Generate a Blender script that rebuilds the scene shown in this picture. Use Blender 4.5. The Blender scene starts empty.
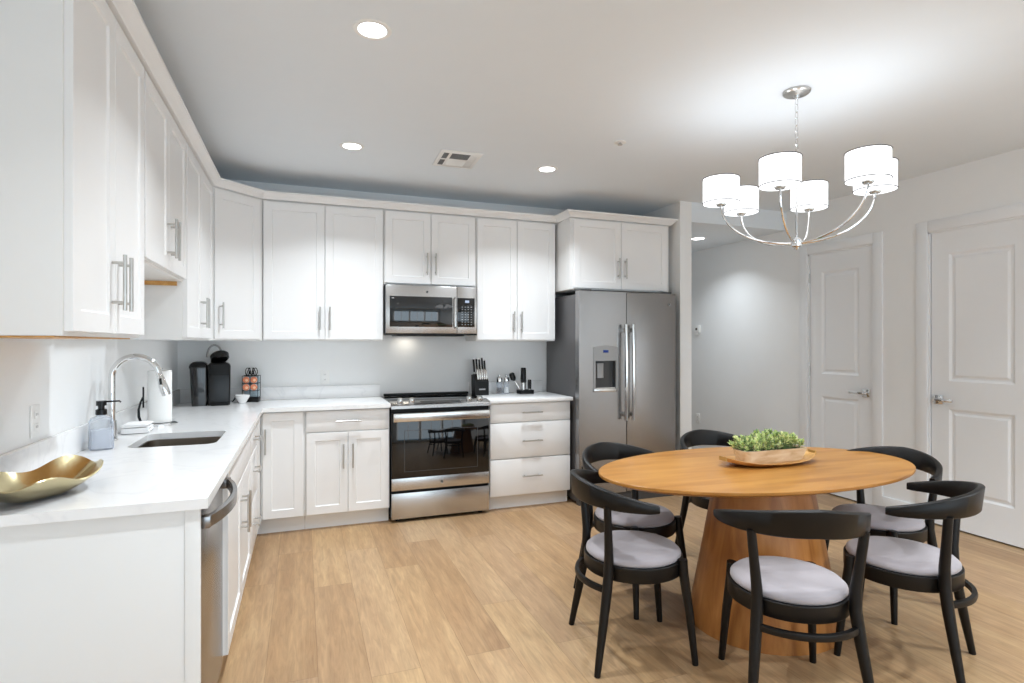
import bpy, bmesh, math, random
from mathutils import Vector, Matrix
S = bpy.context.scene
COL = S.collection
PI = math.pi
random.seed(7)

# ------------------------------------------------------------------ camera
cam_d = bpy.data.cameras.new('camera')
cam_d.sensor_width = 36.0
cam_d.lens = 565.0 / 1024 * 36.0
cam_d.shift_y = 2.0 / 1024
cam_d.clip_start = 0.05
cam = bpy.data.objects.new('camera', cam_d)
cam.location = (0, 0, 1.37)
cam.rotation_euler = (PI / 2, 0, -math.radians(20.34))
COL.objects.link(cam)
S.camera = cam

# ------------------------------------------------------------------ world / exposure
w = bpy.data.worlds.new('world')
S.world = w
w.use_nodes = True
w.node_tree.nodes['Background'].inputs[0].default_value = (0.75, 0.86, 1, 1)
w.node_tree.nodes['Background'].inputs[1].default_value = 1.0
S.view_settings.view_transform = 'Standard'
S.view_settings.look = 'None'
S.view_settings.gamma = 1.0
S.view_settings.use_curve_mapping = False
S.view_settings.exposure = 0.34
try:
    S.cycles.use_denoising = True
    S.cycles.max_bounces = 10
    S.cycles.diffuse_bounces = 6
    S.cycles.glossy_bounces = 5
    S.cycles.transmission_bounces = 8
    S.cycles.sample_clamp_indirect = 6.0
    S.cycles.caustics_reflective = False
    S.cycles.caustics_refractive = False
except Exception:
    pass

WINDOW_W = 14.5      # daylight through each window of the room behind the camera
CAN_W = 12.0           # recessed lamps
CAN_SPREAD = 121.0     # deep baffle keeps their light off the upper walls
CAN_E = 8.0          # recessed lamp lens
DOWN_W = 23.0          # downward share of each chandelier bulb
BULB_W = 1.0          # bulb inside each chandelier shade


def area_light(name, loc, rot, sx, sy, power, color):
    ld = bpy.data.lights.new(name, 'AREA')
    ld.shape = 'RECTANGLE'
    ld.size = sx
    ld.size_y = sy
    ld.energy = power
    ld.color = color
    o = bpy.data.objects.new(name, ld)
    o.location = loc
    o.rotation_euler = rot
    COL.objects.link(o)
    return o


YR = -2.5            # rear wall of the living side, with the windows
WINDOWS = [(-0.55, 1.0), (1.1, 2.6), (2.7, 4.2)]     # x spans of the windows in the rear wall
for a, b in WINDOWS:
    area_light('window_daylight', ((a + b) / 2, YR + 0.12, 1.15), (PI / 2 + 0.0, 0, 0), b - a, 1.75, WINDOW_W, (0.95, 0.97, 1.0))


# ------------------------------------------------------------------ materials
def lin(c):
    return tuple((x / 12.92 if x <= 0.04045 else ((x + 0.055) / 1.055) ** 2.4) for x in c)


def rgb(r, g, b):
    return lin((r / 255, g / 255, b / 255)) + (1,)


MATS = {}


def mat(name, col, rough=0.5, metal=0.0, spec=0.5, var=0.0, vscale=8.0, bump=0.0, bscale=60.0, coat=0.0, stretch=(1, 1, 1), sheen=0.0):
    if name in MATS:
        return MATS[name]
    m = bpy.data.materials.new(name)
    m.use_nodes = True
    nt = m.node_tree
    b = nt.nodes['Principled BSDF']
    b.inputs['Base Color'].default_value = col
    b.inputs['Roughness'].default_value = rough
    b.inputs['Metallic'].default_value = metal
    b.inputs['Specular IOR Level'].default_value = spec
    if coat:
        b.inputs['Coat Weight'].default_value = coat
        b.inputs['Coat Roughness'].default_value = 0.08
    if sheen:
        b.inputs['Sheen Weight'].default_value = sheen
    tc = nt.nodes.new('ShaderNodeTexCoord')
    mp = nt.nodes.new('ShaderNodeMapping')
    mp.inputs['Scale'].default_value = stretch
    nt.links.new(tc.outputs['Object'], mp.inputs[0])
    n = nt.nodes.new('ShaderNodeTexNoise')
    n.inputs['Scale'].default_value = vscale
    n.inputs['Detail'].default_value = 4
    nt.links.new(mp.outputs[0], n.inputs['Vector'])
    mx = nt.nodes.new('ShaderNodeMixRGB')
    d = max(var, 0.01)
    mx.inputs[1].default_value = tuple(x * (1 - d) for x in col[:3]) + (1,)
    mx.inputs[2].default_value = tuple(min(1, x * (1 + d)) for x in col[:3]) + (1,)
    nt.links.new(n.outputs[0], mx.inputs[0])
    nt.links.new(mx.outputs[0], b.inputs['Base Color'])
    if bump:
        n2 = nt.nodes.new('ShaderNodeTexNoise')
        n2.inputs['Scale'].default_value = bscale
        nt.links.new(mp.outputs[0], n2.inputs['Vector'])
        bp = nt.nodes.new('ShaderNodeBump')
        bp.inputs['Strength'].default_value = bump
        bp.inputs['Distance'].default_value = 0.002
        nt.links.new(n2.outputs[0], bp.inputs['Height'])
        nt.links.new(bp.outputs[0], b.inputs['Normal'])
    MATS[name] = m
    return m


def emit(name, col, strength):
    m = bpy.data.materials.new(name)
    m.use_nodes = True
    nt = m.node_tree
    nt.nodes.remove(nt.nodes['Principled BSDF'])
    e = nt.nodes.new('ShaderNodeEmission')
    e.inputs[0].default_value = col
    e.inputs[1].default_value = strength
    nt.links.new(e.outputs[0], nt.nodes['Material Output'].inputs[0])
    MATS[name] = m
    return m


def wood(name, c1, c2, c3, rough=0.4, stretch=(1, 12, 12), scale=2.2, spec=0.4):
    m = bpy.data.materials.new(name)
    m.use_nodes = True
    nt = m.node_tree
    b = nt.nodes['Principled BSDF']
    b.inputs['Roughness'].default_value = rough
    b.inputs['Specular IOR Level'].default_value = spec
    tc = nt.nodes.new('ShaderNodeTexCoord')
    mp = nt.nodes.new('ShaderNodeMapping')
    mp.inputs['Scale'].default_value = stretch
    nt.links.new(tc.outputs['Object'], mp.inputs[0])
    n = nt.nodes.new('ShaderNodeTexNoise')
    n.inputs['Scale'].default_value = scale
    n.inputs['Detail'].default_value = 6
    n.inputs['Distortion'].default_value = 0.6
    nt.links.new(mp.outputs[0], n.inputs['Vector'])
    r = nt.nodes.new('ShaderNodeValToRGB')
    r.color_ramp.elements[0].position = 0.3
    r.color_ramp.elements[0].color = c1
    r.color_ramp.elements[1].position = 0.72
    r.color_ramp.elements[1].color = c3
    e = r.color_ramp.elements.new(0.5)
    e.color = c2
    nt.links.new(n.outputs[0], r.inputs[0])
    nt.links.new(r.outputs[0], b.inputs['Base Color'])
    MATS[name] = m
    return m


def plank_material():
    m = bpy.data.materials.new('oak_planks')
    m.use_nodes = True
    nt = m.node_tree
    N, L = nt.nodes, nt.links
    b = N['Principled BSDF']

    def math_(op, a, bb=None, c=None):
        n = N.new('ShaderNodeMath')
        n.operation = op
        for i, v in enumerate((a, bb, c)):
            if v is None:
                continue
            if isinstance(v, (int, float)):
                n.inputs[i].default_value = v
            else:
                L.new(v, n.inputs[i])
        return n.outputs[0]
    tc = N.new('ShaderNodeTexCoord')
    sp = N.new('ShaderNodeSeparateXYZ')
    L.new(tc.outputs['Object'], sp.inputs[0])
    W, LEN = 0.205, 1.5
    u = math_('DIVIDE', math_('ADD', sp.outputs[0], 20.03), W)
    row = math_('FLOOR', u)
    wn = N.new('ShaderNodeTexWhiteNoise')
    wn.noise_dimensions = '1D'
    L.new(row, wn.inputs['W'])
    v = math_('ADD', math_('DIVIDE', math_('ADD', sp.outputs[1], 20.0), LEN), wn.outputs['Value'])
    idx = math_('FLOOR', v)
    cmb = N.new('ShaderNodeCombineXYZ')
    L.new(row, cmb.inputs[0])
    L.new(idx, cmb.inputs[1])
    wn2 = N.new('ShaderNodeTexWhiteNoise')
    wn2.noise_dimensions = '3D'
    L.new(cmb.outputs[0], wn2.inputs['Vector'])
    # grain
    off = N.new('ShaderNodeVectorMath')
    off.operation = 'ADD'
    L.new(tc.outputs['Object'], off.inputs[0])
    sc = N.new('ShaderNodeVectorMath')
    sc.operation = 'SCALE'
    L.new(wn2.outputs['Color'], sc.inputs[0])
    sc.inputs['Scale'].default_value = 30
    L.new(sc.outputs[0], off.inputs[1])
    mp = N.new('ShaderNodeMapping')
    mp.inputs['Scale'].default_value = (9, 0.9, 1)
    L.new(off.outputs[0], mp.inputs[0])
    g = N.new('ShaderNodeTexNoise')
    g.inputs['Scale'].default_value = 1.6
    g.inputs['Detail'].default_value = 6
    g.inputs['Distortion'].default_value = 0.8
    L.new(mp.outputs[0], g.inputs['Vector'])
    mp2 = N.new('ShaderNodeMapping')
    mp2.inputs['Scale'].default_value = (60, 3, 1)
    L.new(off.outputs[0], mp2.inputs[0])
    g2 = N.new('ShaderNodeTexNoise')
    g2.inputs['Scale'].default_value = 2
    g2.inputs['Detail'].default_value = 3
    L.new(mp2.outputs[0], g2.inputs['Vector'])
    r1 = N.new('ShaderNodeValToRGB')
    r1.color_ramp.elements[0].position = 0.25
    r1.color_ramp.elements[0].color = rgb(152, 117, 82)
    r1.color_ramp.elements[1].position = 0.75
    r1.color_ramp.elements[1].color = rgb(190, 158, 117)
    e = r1.color_ramp.elements.new(0.5)
    e.color = rgb(172, 138, 100)
    t = math_('ADD', math_('MULTIPLY', g.outputs[0], 0.62), math_('MULTIPLY', wn2.outputs['Value'], 0.24))
    t = math_('ADD', t, math_('MULTIPLY', math_('SUBTRACT', g2.outputs[0], 0.5), 0.22))
    t = math_('ADD', t, 0.07)
    L.new(t, r1.inputs[0])
    hue = N.new('ShaderNodeMixRGB')
    sep = N.new('ShaderNodeSeparateColor')
    L.new(wn2.outputs['Color'], sep.inputs[0])
    L.new(math_('MULTIPLY', sep.outputs[1], 0.30), hue.inputs[0])
    L.new(r1.outputs[0], hue.inputs[1])
    hue.inputs[2].default_value = rgb(178, 150, 124)
    mp3 = N.new('ShaderNodeMapping')
    mp3.inputs['Scale'].default_value = (13, 1.3, 1)
    L.new(off.outputs[0], mp3.inputs[0])
    g3 = N.new('ShaderNodeTexNoise')
    g3.inputs['Scale'].default_value = 3.5
    g3.inputs['Detail'].default_value = 8
    g3.inputs['Roughness'].default_value = 0.65
    g3.inputs['Distortion'].default_value = 1.2
    L.new(mp3.outputs[0], g3.inputs['Vector'])
    fine = N.new('ShaderNodeMapRange')
    fine.inputs[1].default_value = 0.34
    fine.inputs[2].default_value = 0.66
    fine.inputs[3].default_value = 0.78
    fine.inputs[4].default_value = 1.08
    L.new(g3.outputs[0], fine.inputs[0])
    tint = N.new('ShaderNodeMixRGB')
    tint.blend_type = 'MULTIPLY'
    tint.inputs[0].default_value = 1.0
    L.new(hue.outputs[0], tint.inputs[1])
    L.new(fine.outputs[0], tint.inputs[2])
    # seams
    fu = math_('FRACT', u)
    fv = math_('FRACT', v)
    su = math_('LESS_THAN', math_('MINIMUM', fu, math_('SUBTRACT', 1, fu)), 0.0065)
    sv = math_('LESS_THAN', math_('MINIMUM', fv, math_('SUBTRACT', 1, fv)), 0.0009)
    seam = math_('MAXIMUM', su, sv)
    mx = N.new('ShaderNodeMixRGB')
    L.new(math_('MULTIPLY', seam, 0.45), mx.inputs[0])
    L.new(tint.outputs[0], mx.inputs[1])
    mx.inputs[2].default_value = rgb(96, 70, 46)
    L.new(mx.outputs[0], b.inputs['Base Color'])
    b.inputs['Roughness'].default_value = 0.42
    b.inputs['Specular IOR Level'].default_value = 0.35
    MATS['oak_planks'] = m
    return m


def quartz_material():
    m = mat('white_quartz', rgb(238, 238, 238), 0.16, spec=0.5)
    nt = m.node_tree
    N, L = nt.nodes, nt.links
    b = N['Principled BSDF']
    tc = N.new('ShaderNodeTexCoord')
    n = N.new('ShaderNodeTexNoise')
    n.inputs['Scale'].default_value = 2.2
    n.inputs['Detail'].default_value = 8
    n.inputs['Distortion'].default_value = 1.6
    L.new(tc.outputs['Object'], n.inputs['Vector'])
    r = N.new('ShaderNodeValToRGB')
    r.color_ramp.elements[0].position = 0.47
    r.color_ramp.elements[0].color = rgb(240, 240, 240)
    r.color_ramp.elements[1].position = 0.53
    r.color_ramp.elements[1].color = rgb(240, 240, 240)
    e = r.color_ramp.elements.new(0.5)
    e.color = rgb(233, 233, 234)
    L.new(n.outputs[0], r.inputs[0])
    L.new(r.outputs[0], b.inputs['Base Color'])
    return m


def brushed(name, col, rough, stretch, metal=1.0):
    m = mat(name, col, rough, metal)
    nt = m.node_tree
    N, L = nt.nodes, nt.links
    b = N['Principled BSDF']
    tc = N.new('ShaderNodeTexCoord')
    mp = N.new('ShaderNodeMapping')
    mp.inputs['Scale'].default_value = stretch
    L.new(tc.outputs['Object'], mp.inputs[0])
    n = N.new('ShaderNodeTexNoise')
    n.inputs['Scale'].default_value = 3
    n.inputs['Detail'].default_value = 3
    L.new(mp.outputs[0], n.inputs['Vector'])
    bp = N.new('ShaderNodeBump')
    bp.inputs['Strength'].default_value = 0.06
    bp.inputs['Distance'].default_value = 0.001
    L.new(n.outputs[0], bp.inputs['Height'])
    L.new(bp.outputs[0], b.inputs['Normal'])
    return m


def glass_material(name, col, rough=0.04):
    """thin clear glass: see-through, with a fresnel sheen"""
    m = mat(name, col, rough)
    nt = m.node_tree
    b = nt.nodes['Principled BSDF']
    t = nt.nodes.new('ShaderNodeBsdfTransparent')
    t.inputs[0].default_value = (0.93, 0.95, 0.97, 1)
    lw = nt.nodes.new('ShaderNodeLayerWeight')
    lw.inputs[0].default_value = 0.25
    ad = nt.nodes.new('ShaderNodeMath')
    ad.operation = 'MULTIPLY_ADD'
    ad.inputs[1].default_value = 0.7
    ad.inputs[2].default_value = 0.14
    nt.links.new(lw.outputs['Facing'], ad.inputs[0])
    mx = nt.nodes.new('ShaderNodeMixShader')
    nt.links.new(ad.outputs[0], mx.inputs[0])
    nt.links.new(t.outputs[0], mx.inputs[1])
    nt.links.new(b.outputs[0], mx.inputs[2])
    nt.links.new(mx.outputs[0], nt.nodes['Material Output'].inputs[0])
    return m


def diffuser_material():
    m = bpy.data.materials.new('frosted_diffuser')
    m.use_nodes = True
    nt = m.node_tree
    nt.nodes.remove(nt.nodes['Principled BSDF'])
    e = nt.nodes.new('ShaderNodeEmission')
    e.inputs[0].default_value = rgb(252, 252, 252)
    e.inputs[1].default_value = 3.0
    t = nt.nodes.new('ShaderNodeBsdfTransparent')
    mx = nt.nodes.new('ShaderNodeMixShader')
    mx.inputs[0].default_value = 0.55
    nt.links.new(e.outputs[0], mx.inputs[1])
    nt.links.new(t.outputs[0], mx.inputs[2])
    nt.links.new(mx.outputs[0], nt.nodes['Material Output'].inputs[0])
    MATS['frosted_diffuser'] = m
    return m


M_WALL = mat('wall_paint', rgb(239, 240, 240), 0.75, spec=0.2, bump=0.05, bscale=180)
M_CEIL = mat('ceiling_paint', rgb(231, 238, 244), 0.85, spec=0.1, bump=0.04, bscale=160)
M_TRIM = mat('trim_paint', rgb(238, 240, 242), 0.4, spec=0.4)
M_DOOR = mat('door_paint', rgb(239, 241, 243), 0.4, spec=0.4)
M_CAB = mat('cabinet_white', rgb(238, 238, 238), 0.35, spec=0.4)
M_CABIN = mat('cabinet_body_white', rgb(233, 233, 232), 0.4, spec=0.4)
M_RAW = wood('raw_birch', rgb(190, 138, 72), rgb(205, 155, 88), rgb(216, 170, 105))
M_FLOOR = plank_material()
M_QUARTZ = quartz_material()
M_SS = brushed('stainless_steel', rgb(158, 157, 157), 0.27, (1, 1, 90))
M_SSL = brushed('light_stainless', rgb(200, 199, 198), 0.26, (1, 1, 90))
M_SSH = brushed('stainless_handle', rgb(215, 213, 210), 0.22, (1, 1, 60))
M_SINK = brushed('sink_steel', rgb(140, 130, 118), 0.3, (40, 2, 2))
M_CHROME = mat('chrome', rgb(225, 225, 225), 0.06, 1.0)
M_NICKEL = mat('brushed_nickel', rgb(196, 194, 190), 0.28, 1.0)
M_GREYSIDE = mat('fridge_side_grey', rgb(92, 91, 92), 0.42, 0.3)
M_BLACKP = mat('black_plastic', rgb(9, 9, 10), 0.25, spec=0.35)
M_BLACKM = mat('black_matte', rgb(9, 9, 9), 0.45, spec=0.25)
M_BLACKG = mat('black_glass', rgb(12, 12, 13), 0.04, spec=0.6)
M_MWG = mat('microwave_glass', rgb(16, 20, 24), 0.05, spec=0.9)
M_SMOKE = mat('smoked_tank', rgb(18, 18, 19), 0.08, spec=0.6)
M_GREYP = mat('grey_plastic', rgb(150, 150, 150), 0.35, 0.4)
M_DKGREY = mat('dark_grey_plastic', rgb(70, 70, 71), 0.4)
M_WHITEP = mat('white_plastic', rgb(240, 240, 238), 0.35)
M_PAPER = mat('paper_towel', rgb(243, 243, 241), 0.95, spec=0.1, bump=0.5, bscale=220)
M_CLOTH = mat('white_cloth', rgb(240, 240, 240), 0.95, spec=0.1, bump=0.5, bscale=300)
M_CERAM = mat('white_ceramic', rgb(242, 242, 242), 0.12)
M_GOLD = mat('hammered_brass', rgb(204, 190, 150), 0.24, 1.0, var=0.06, vscale=30, bump=0.25, bscale=45)
M_CHAIR = mat('black_stained_wood', rgb(14, 12, 11), 0.40, spec=0.3, var=0.15, vscale=12, stretch=(1, 1, 5))
M_VELVET = mat('grey_velvet', rgb(160, 153, 156), 0.85, spec=0.15, var=0.08, vscale=14, bump=0.2, bscale=400, sheen=0.3)
M_TABLE = wood('oak_table_top', rgb(150, 98, 42), rgb(172, 119, 56), rgb(185, 133, 69), 0.33, (1.2, 9, 9), 1.7)
M_PED = wood('oak_pedestal', rgb(140, 86, 38), rgb(168, 110, 55), rgb(186, 128, 70), 0.4, (9, 9, 0.9), 1.9)
M_TRAYW = wood('mango_wood', rgb(166, 112, 56), rgb(198, 148, 84), rgb(214, 172, 112), 0.4, (3, 10, 10), 2.4)
M_TROUGH = wood('washed_wood', rgb(196, 164, 126), rgb(214, 188, 154), rgb(226, 206, 178), 0.6, (3, 10, 12), 3)
M_LEAF = mat('green_leaves', rgb(166, 186, 112), 0.5, var=0.35, vscale=35)
M_LEAF2 = mat('pale_leaf', rgb(212, 218, 150), 0.5, var=0.2, vscale=40)
M_LEAFD = mat('dark_leaf', rgb(104, 132, 78), 0.55, var=0.3, vscale=40)
M_SOIL = mat('dark_moss', rgb(46, 52, 30), 0.9)
M_POD = mat('orange_pod_lid', rgb(222, 134, 98), 0.45, var=0.15, vscale=60)
M_SHADE = emit('lit_white_shade', rgb(250, 252, 255), 1.6)
M_DIFF = diffuser_material()
M_LENS = emit('recessed_lens', rgb(250, 252, 255), CAN_E)
M_SKYPANE = emit('daylight_pane', rgb(140, 190, 218), 1.5)
M_GLASS = glass_material('clear_glass', rgb(205, 211, 222))
M_SOAP = mat('soap_liquid', rgb(204, 207, 214), 0.2)
M_DISP = emit('blue_display', rgb(60, 80, 150), 0.5)
M_BANDG = mat('grey_trim_band', rgb(84, 84, 84), 0.7, spec=0.1)
M_GAP_SHADE = mat('gap_shade', rgb(30, 28, 26), 0.8)
M_RUBBER = mat('rubber_black', rgb(15, 15, 15), 0.7)


# ------------------------------------------------------------------ mesh building
class MB:
    def __init__(self):
        self.bm = bmesh.new()

    def box(self, x0, x1, y0, y1, z0, z1, bevel=0.0, seg=2):
        bm = self.bm
        vs = [bm.verts.new((x, y, z)) for z in (z0, z1) for y in (y0, y1) for x in (x0, x1)]
        F = [(0, 2, 3, 1), (4, 5, 7, 6), (0, 1, 5, 4), (2, 6, 7, 3), (0, 4, 6, 2), (1, 3, 7, 5)]
        fs = [bm.faces.new([vs[i] for i in f]) for f in F]
        if bevel:
            es = list({e for f in fs for e in f.edges})
            bmesh.ops.bevel(bm, geom=es, offset=bevel, segments=seg, affect='EDGES', profile=0.5)
        return self

    def prism(self, poly, z0, z1, bevel=0.0):
        bm = self.bm
        a = [bm.verts.new((x, y, z0)) for x, y in poly]
        b = [bm.verts.new((x, y, z1)) for x, y in poly]
        n = len(poly)
        fs = [bm.faces.new(a[::-1]), bm.faces.new(b)]
        for i in range(n):
            fs.append(bm.faces.new((a[i], a[(i + 1) % n], b[(i + 1) % n], b[i])))
        if bevel:
            es = [e for e in fs[1].edges] + [e for e in fs[0].edges]
            bmesh.ops.bevel(bm, geom=es, offset=bevel, segments=2, affect='EDGES')
        return self

    def rings(self, rings, close=True, cap0=True, cap1=True):
        bm = self.bm
        R = [[bm.verts.new(p) for p in r] for r in rings]
        n = len(R[0])
        for i in range(len(R) - 1):
            for j in range(n if close else n - 1):
                k = (j + 1) % n
                bm.faces.new((R[i][j], R[i][k], R[i + 1][k], R[i + 1][j]))
        if cap0 and close:
            bm.faces.new(R[0][::-1])
        if cap1 and close:
            bm.faces.new(R[-1])
        return self

    def tube(self, pts, rad, seg=10, cap=True, flat=1.0, closed=False):
        pts = [Vector(p) for p in pts]
        n = len(pts)
        if not isinstance(rad, (list, tuple)):
            rad = [rad] * n
        rings = []
        up = None
        for i in range(n):
            if closed:
                t = pts[(i + 1) % n] - pts[i - 1]
            else:
                t = pts[min(i + 1, n - 1)] - pts[max(i - 1, 0)]
            t.normalize()
            if up is None:
                up = Vector((0, 0, 1)) if abs(t.z) < 0.9 else Vector((1, 0, 0))
            up = (up - t * up.dot(t)).normalized()
            side = t.cross(up)
            rings.append([pts[i] + (side * math.cos(a) * flat + up * math.sin(a)) * rad[i]
                          for a in [2 * PI * k / seg for k in range(seg)]])
        if closed:
            rings.append(rings[0])
            self.rings(rings, cap0=False, cap1=False)
            bmesh.ops.remove_doubles(self.bm, verts=self.bm.verts[:], dist=1e-6)
        else:
            self.rings(rings, cap0=cap, cap1=cap)
        return self

    def cyl(self, p0, p1, r0, r1=None, seg=20):
        return self.tube([p0, p1], [r0, r0 if r1 is None else r1], seg)

    def lathe(self, prof, c=(0, 0, 0), seg=32, sx=1.0, sy=1.0, cap0=True, cap1=True):
        rings = []
        for r, z in prof:
            r = max(r, 1e-4)
            rings.append([(c[0] + r * sx * math.cos(2 * PI * k / seg), c[1] + r * sy * math.sin(2 * PI * k / seg), c[2] + z) for k in range(seg)])
        return self.rings(rings, cap0=cap0, cap1=cap1)

    def shaker(self, x0, x1, z0, z1, y0=0.0, t=0.02, st=0.058, rec=0.007, bev=0.004):
        bm = self.bm

        def ring(d, y):
            return [bm.verts.new(p) for p in ((x0 + d, y, z0 + d), (x1 - d, y, z0 + d), (x1 - d, y, z1 - d), (x0 + d, y, z1 - d))]
        rs = [ring(0, y0 + t), ring(0, y0 + 0.0015), ring(0.0015, y0), ring(st, y0), ring(st + bev, y0 + rec)]
        for a, b in zip(rs, rs[1:]):
            for i in range(4):
                k = (i + 1) % 4
                bm.faces.new((a[i], a[k], b[k], b[i]))
        bm.faces.new(rs[-1])
        bm.faces.new(rs[0][::-1])
        return self

    def build(self, name, m, parent=None, loc=None, rotz=0, sharp=35, smooth=True):
        bm = self.bm
        bmesh.ops.recalc_face_normals(bm, faces=bm.faces[:])
        if smooth:
            for f in bm.faces:
                f.smooth = True
            lim = math.radians(sharp)
            for e in bm.edges:
                if len(e.link_faces) == 2 and e.calc_face_angle(0) > lim:
                    e.smooth = False
        me = bpy.data.meshes.new(name)
        bm.to_mesh(me)
        bm.free()
        me.materials.append(m)
        o = bpy.data.objects.new(name, me)
        COL.objects.link(o)
        if parent:
            o.parent = parent
        if loc:
            o.location = loc
        if rotz:
            o.rotation_euler.z = rotz
        return o


def tag(o, label, cat, group=None):
    o['label'] = label
    o['category'] = cat
    if group:
        o['group'] = group
    return o


def thing(name, label, cat, loc=(0, 0, 0), rotz=0.0, group=None):
    o = bpy.data.objects.new(name, None)
    o.empty_display_size = 0.1
    COL.objects.link(o)
    o.location = loc
    o.rotation_euler = (0, 0, rotz)
    return tag(o, label, cat, group)


def struct(o, label=None, cat=None):
    o['kind'] = 'structure'
    if label:
        o['label'] = label
        o['category'] = cat
    return o


def copy_tree(o, parent=None):
    c = o.copy()
    COL.objects.link(c)
    if parent:
        c.parent = parent
    for ch in list(o.children):
        copy_tree(ch, c)
    return c


def bx(*a, **k):
    return MB().box(*a, **k)


# ------------------------------------------------------------------ the room
XL, XR, YB, ZC = -0.90, 4.47, 4.96, 2.665
struct(bx(XL - 0.1, XR + 0.1, YR - 0.1, 7.1, -0.1, 0.0).build('floor', M_FLOOR), 'light oak plank floor', 'floor')
struct(bx(XL - 0.1, XR + 0.1, YR - 0.1, 7.1, ZC, ZC + 0.1).build('ceiling', M_CEIL), 'flat white ceiling over the kitchen and table', 'ceiling')
struct(bx(3.34, XR, 4.28, 7.0, 2.483, ZC).build('ceiling_hall', M_CEIL), 'lower ceiling of the hallway', 'ceiling')
struct(bx(XL - 0.1, XL, YR, YB, 0, ZC).build('wall_left', M_WALL), 'grey wall behind the sink', 'wall')
struct(bx(XL - 0.1, 3.21, YB, YB + 0.1, 0, ZC).build('wall_back', M_WALL), 'grey wall behind the range', 'wall')
struct(bx(3.216, 3.34, 4.28, 7.0, 0, ZC).build('wall_partition', M_WALL), 'short wall end beside the refrigerator', 'wall')
struct(bx(3.34, XR, 7.0, 7.1, 0, 2.483).build('wall_hall', M_WALL), 'end wall of the hallway', 'wall')

# right wall with two door openings
D1 = (3.375, 4.028)
D2 = (2.240, 2.935)
DT = 2.205
mb = MB()
mb.box(XR, XR + 0.14, YR, D2[0], 0, ZC)
mb.box(XR, XR + 0.14, D2[1], D1[0], 0, ZC)
mb.box(XR, XR + 0.14, D1[1], 7.1, 0, ZC)
mb.box(XR, XR + 0.14, D2[0], D2[1], DT + 0.01, ZC)
mb.box(XR, XR + 0.14, D1[0], D1[1], DT, ZC)
struct(mb.build('wall_right', M_WALL), 'grey wall with the two white doors', 'wall')
# rear wall with windows
mb = MB()
xs = [XL - 0.1]
for a, b in WINDOWS:
    xs += [a, b]
xs.append(XR + 0.1)
for i in range(0, len(xs), 2):
    mb.box(xs[i], xs[i + 1], YR - 0.1, YR, 0, ZC)
for a, b in WINDOWS:
    mb.box(a, b, YR - 0.1, YR, 0, 0.15)
    mb.box(a, b, YR - 0.1, YR, 2.12, ZC)
struct(mb.build('wall_rear', M_WALL))
for i, (a, b) in enumerate(WINDOWS):
    f = MB()
    for p in ((a, a + .05, .15, 2.12), (b - .05, b, .15, 2.12), (a + .05, b - .05, .15, .2), (a + .05, b - .05, 2.07, 2.12), ((a + b) / 2 - .025, (a + b) / 2 + .025, .2, 2.07)):
        f.box(p[0], p[1], YR - 0.08, YR - 0.02, p[2], p[3])
    wf = struct(f.build('window_%d' % (i + 1), M_TRIM))
    bx(a + .04, b - .04, YR - 0.075, YR - 0.07, .16, 2.11).build('window_pane', M_SKYPANE, wf)


def casing(name, y0, y1, zt, wd=0.085):
    m = MB()
    f = XR - 0.013
    m.box(f, XR, y0 - wd, y0, 0, zt + wd, 0.004)
    m.box(f, XR, y1, y1 + wd, 0, zt + wd, 0.004)
    m.box(f, XR, y0, y1, zt, zt + wd, 0.004)
    # jamb lining
    m.box(XR, XR + 0.13, y0, y0 + 0.012, 0, zt)
    m.box(XR, XR + 0.13, y1 - 0.012, y1, 0, zt)
    m.box(XR, XR + 0.13, y0, y1, zt - 0.012, zt)
    return struct(m.build(name, M_TRIM), 'white painted casing around a doorway', 'trim')


casing('trim_1', D1[0], D1[1], DT)
casing('trim_2', D2[0], D2[1], DT + 0.01)


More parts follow.
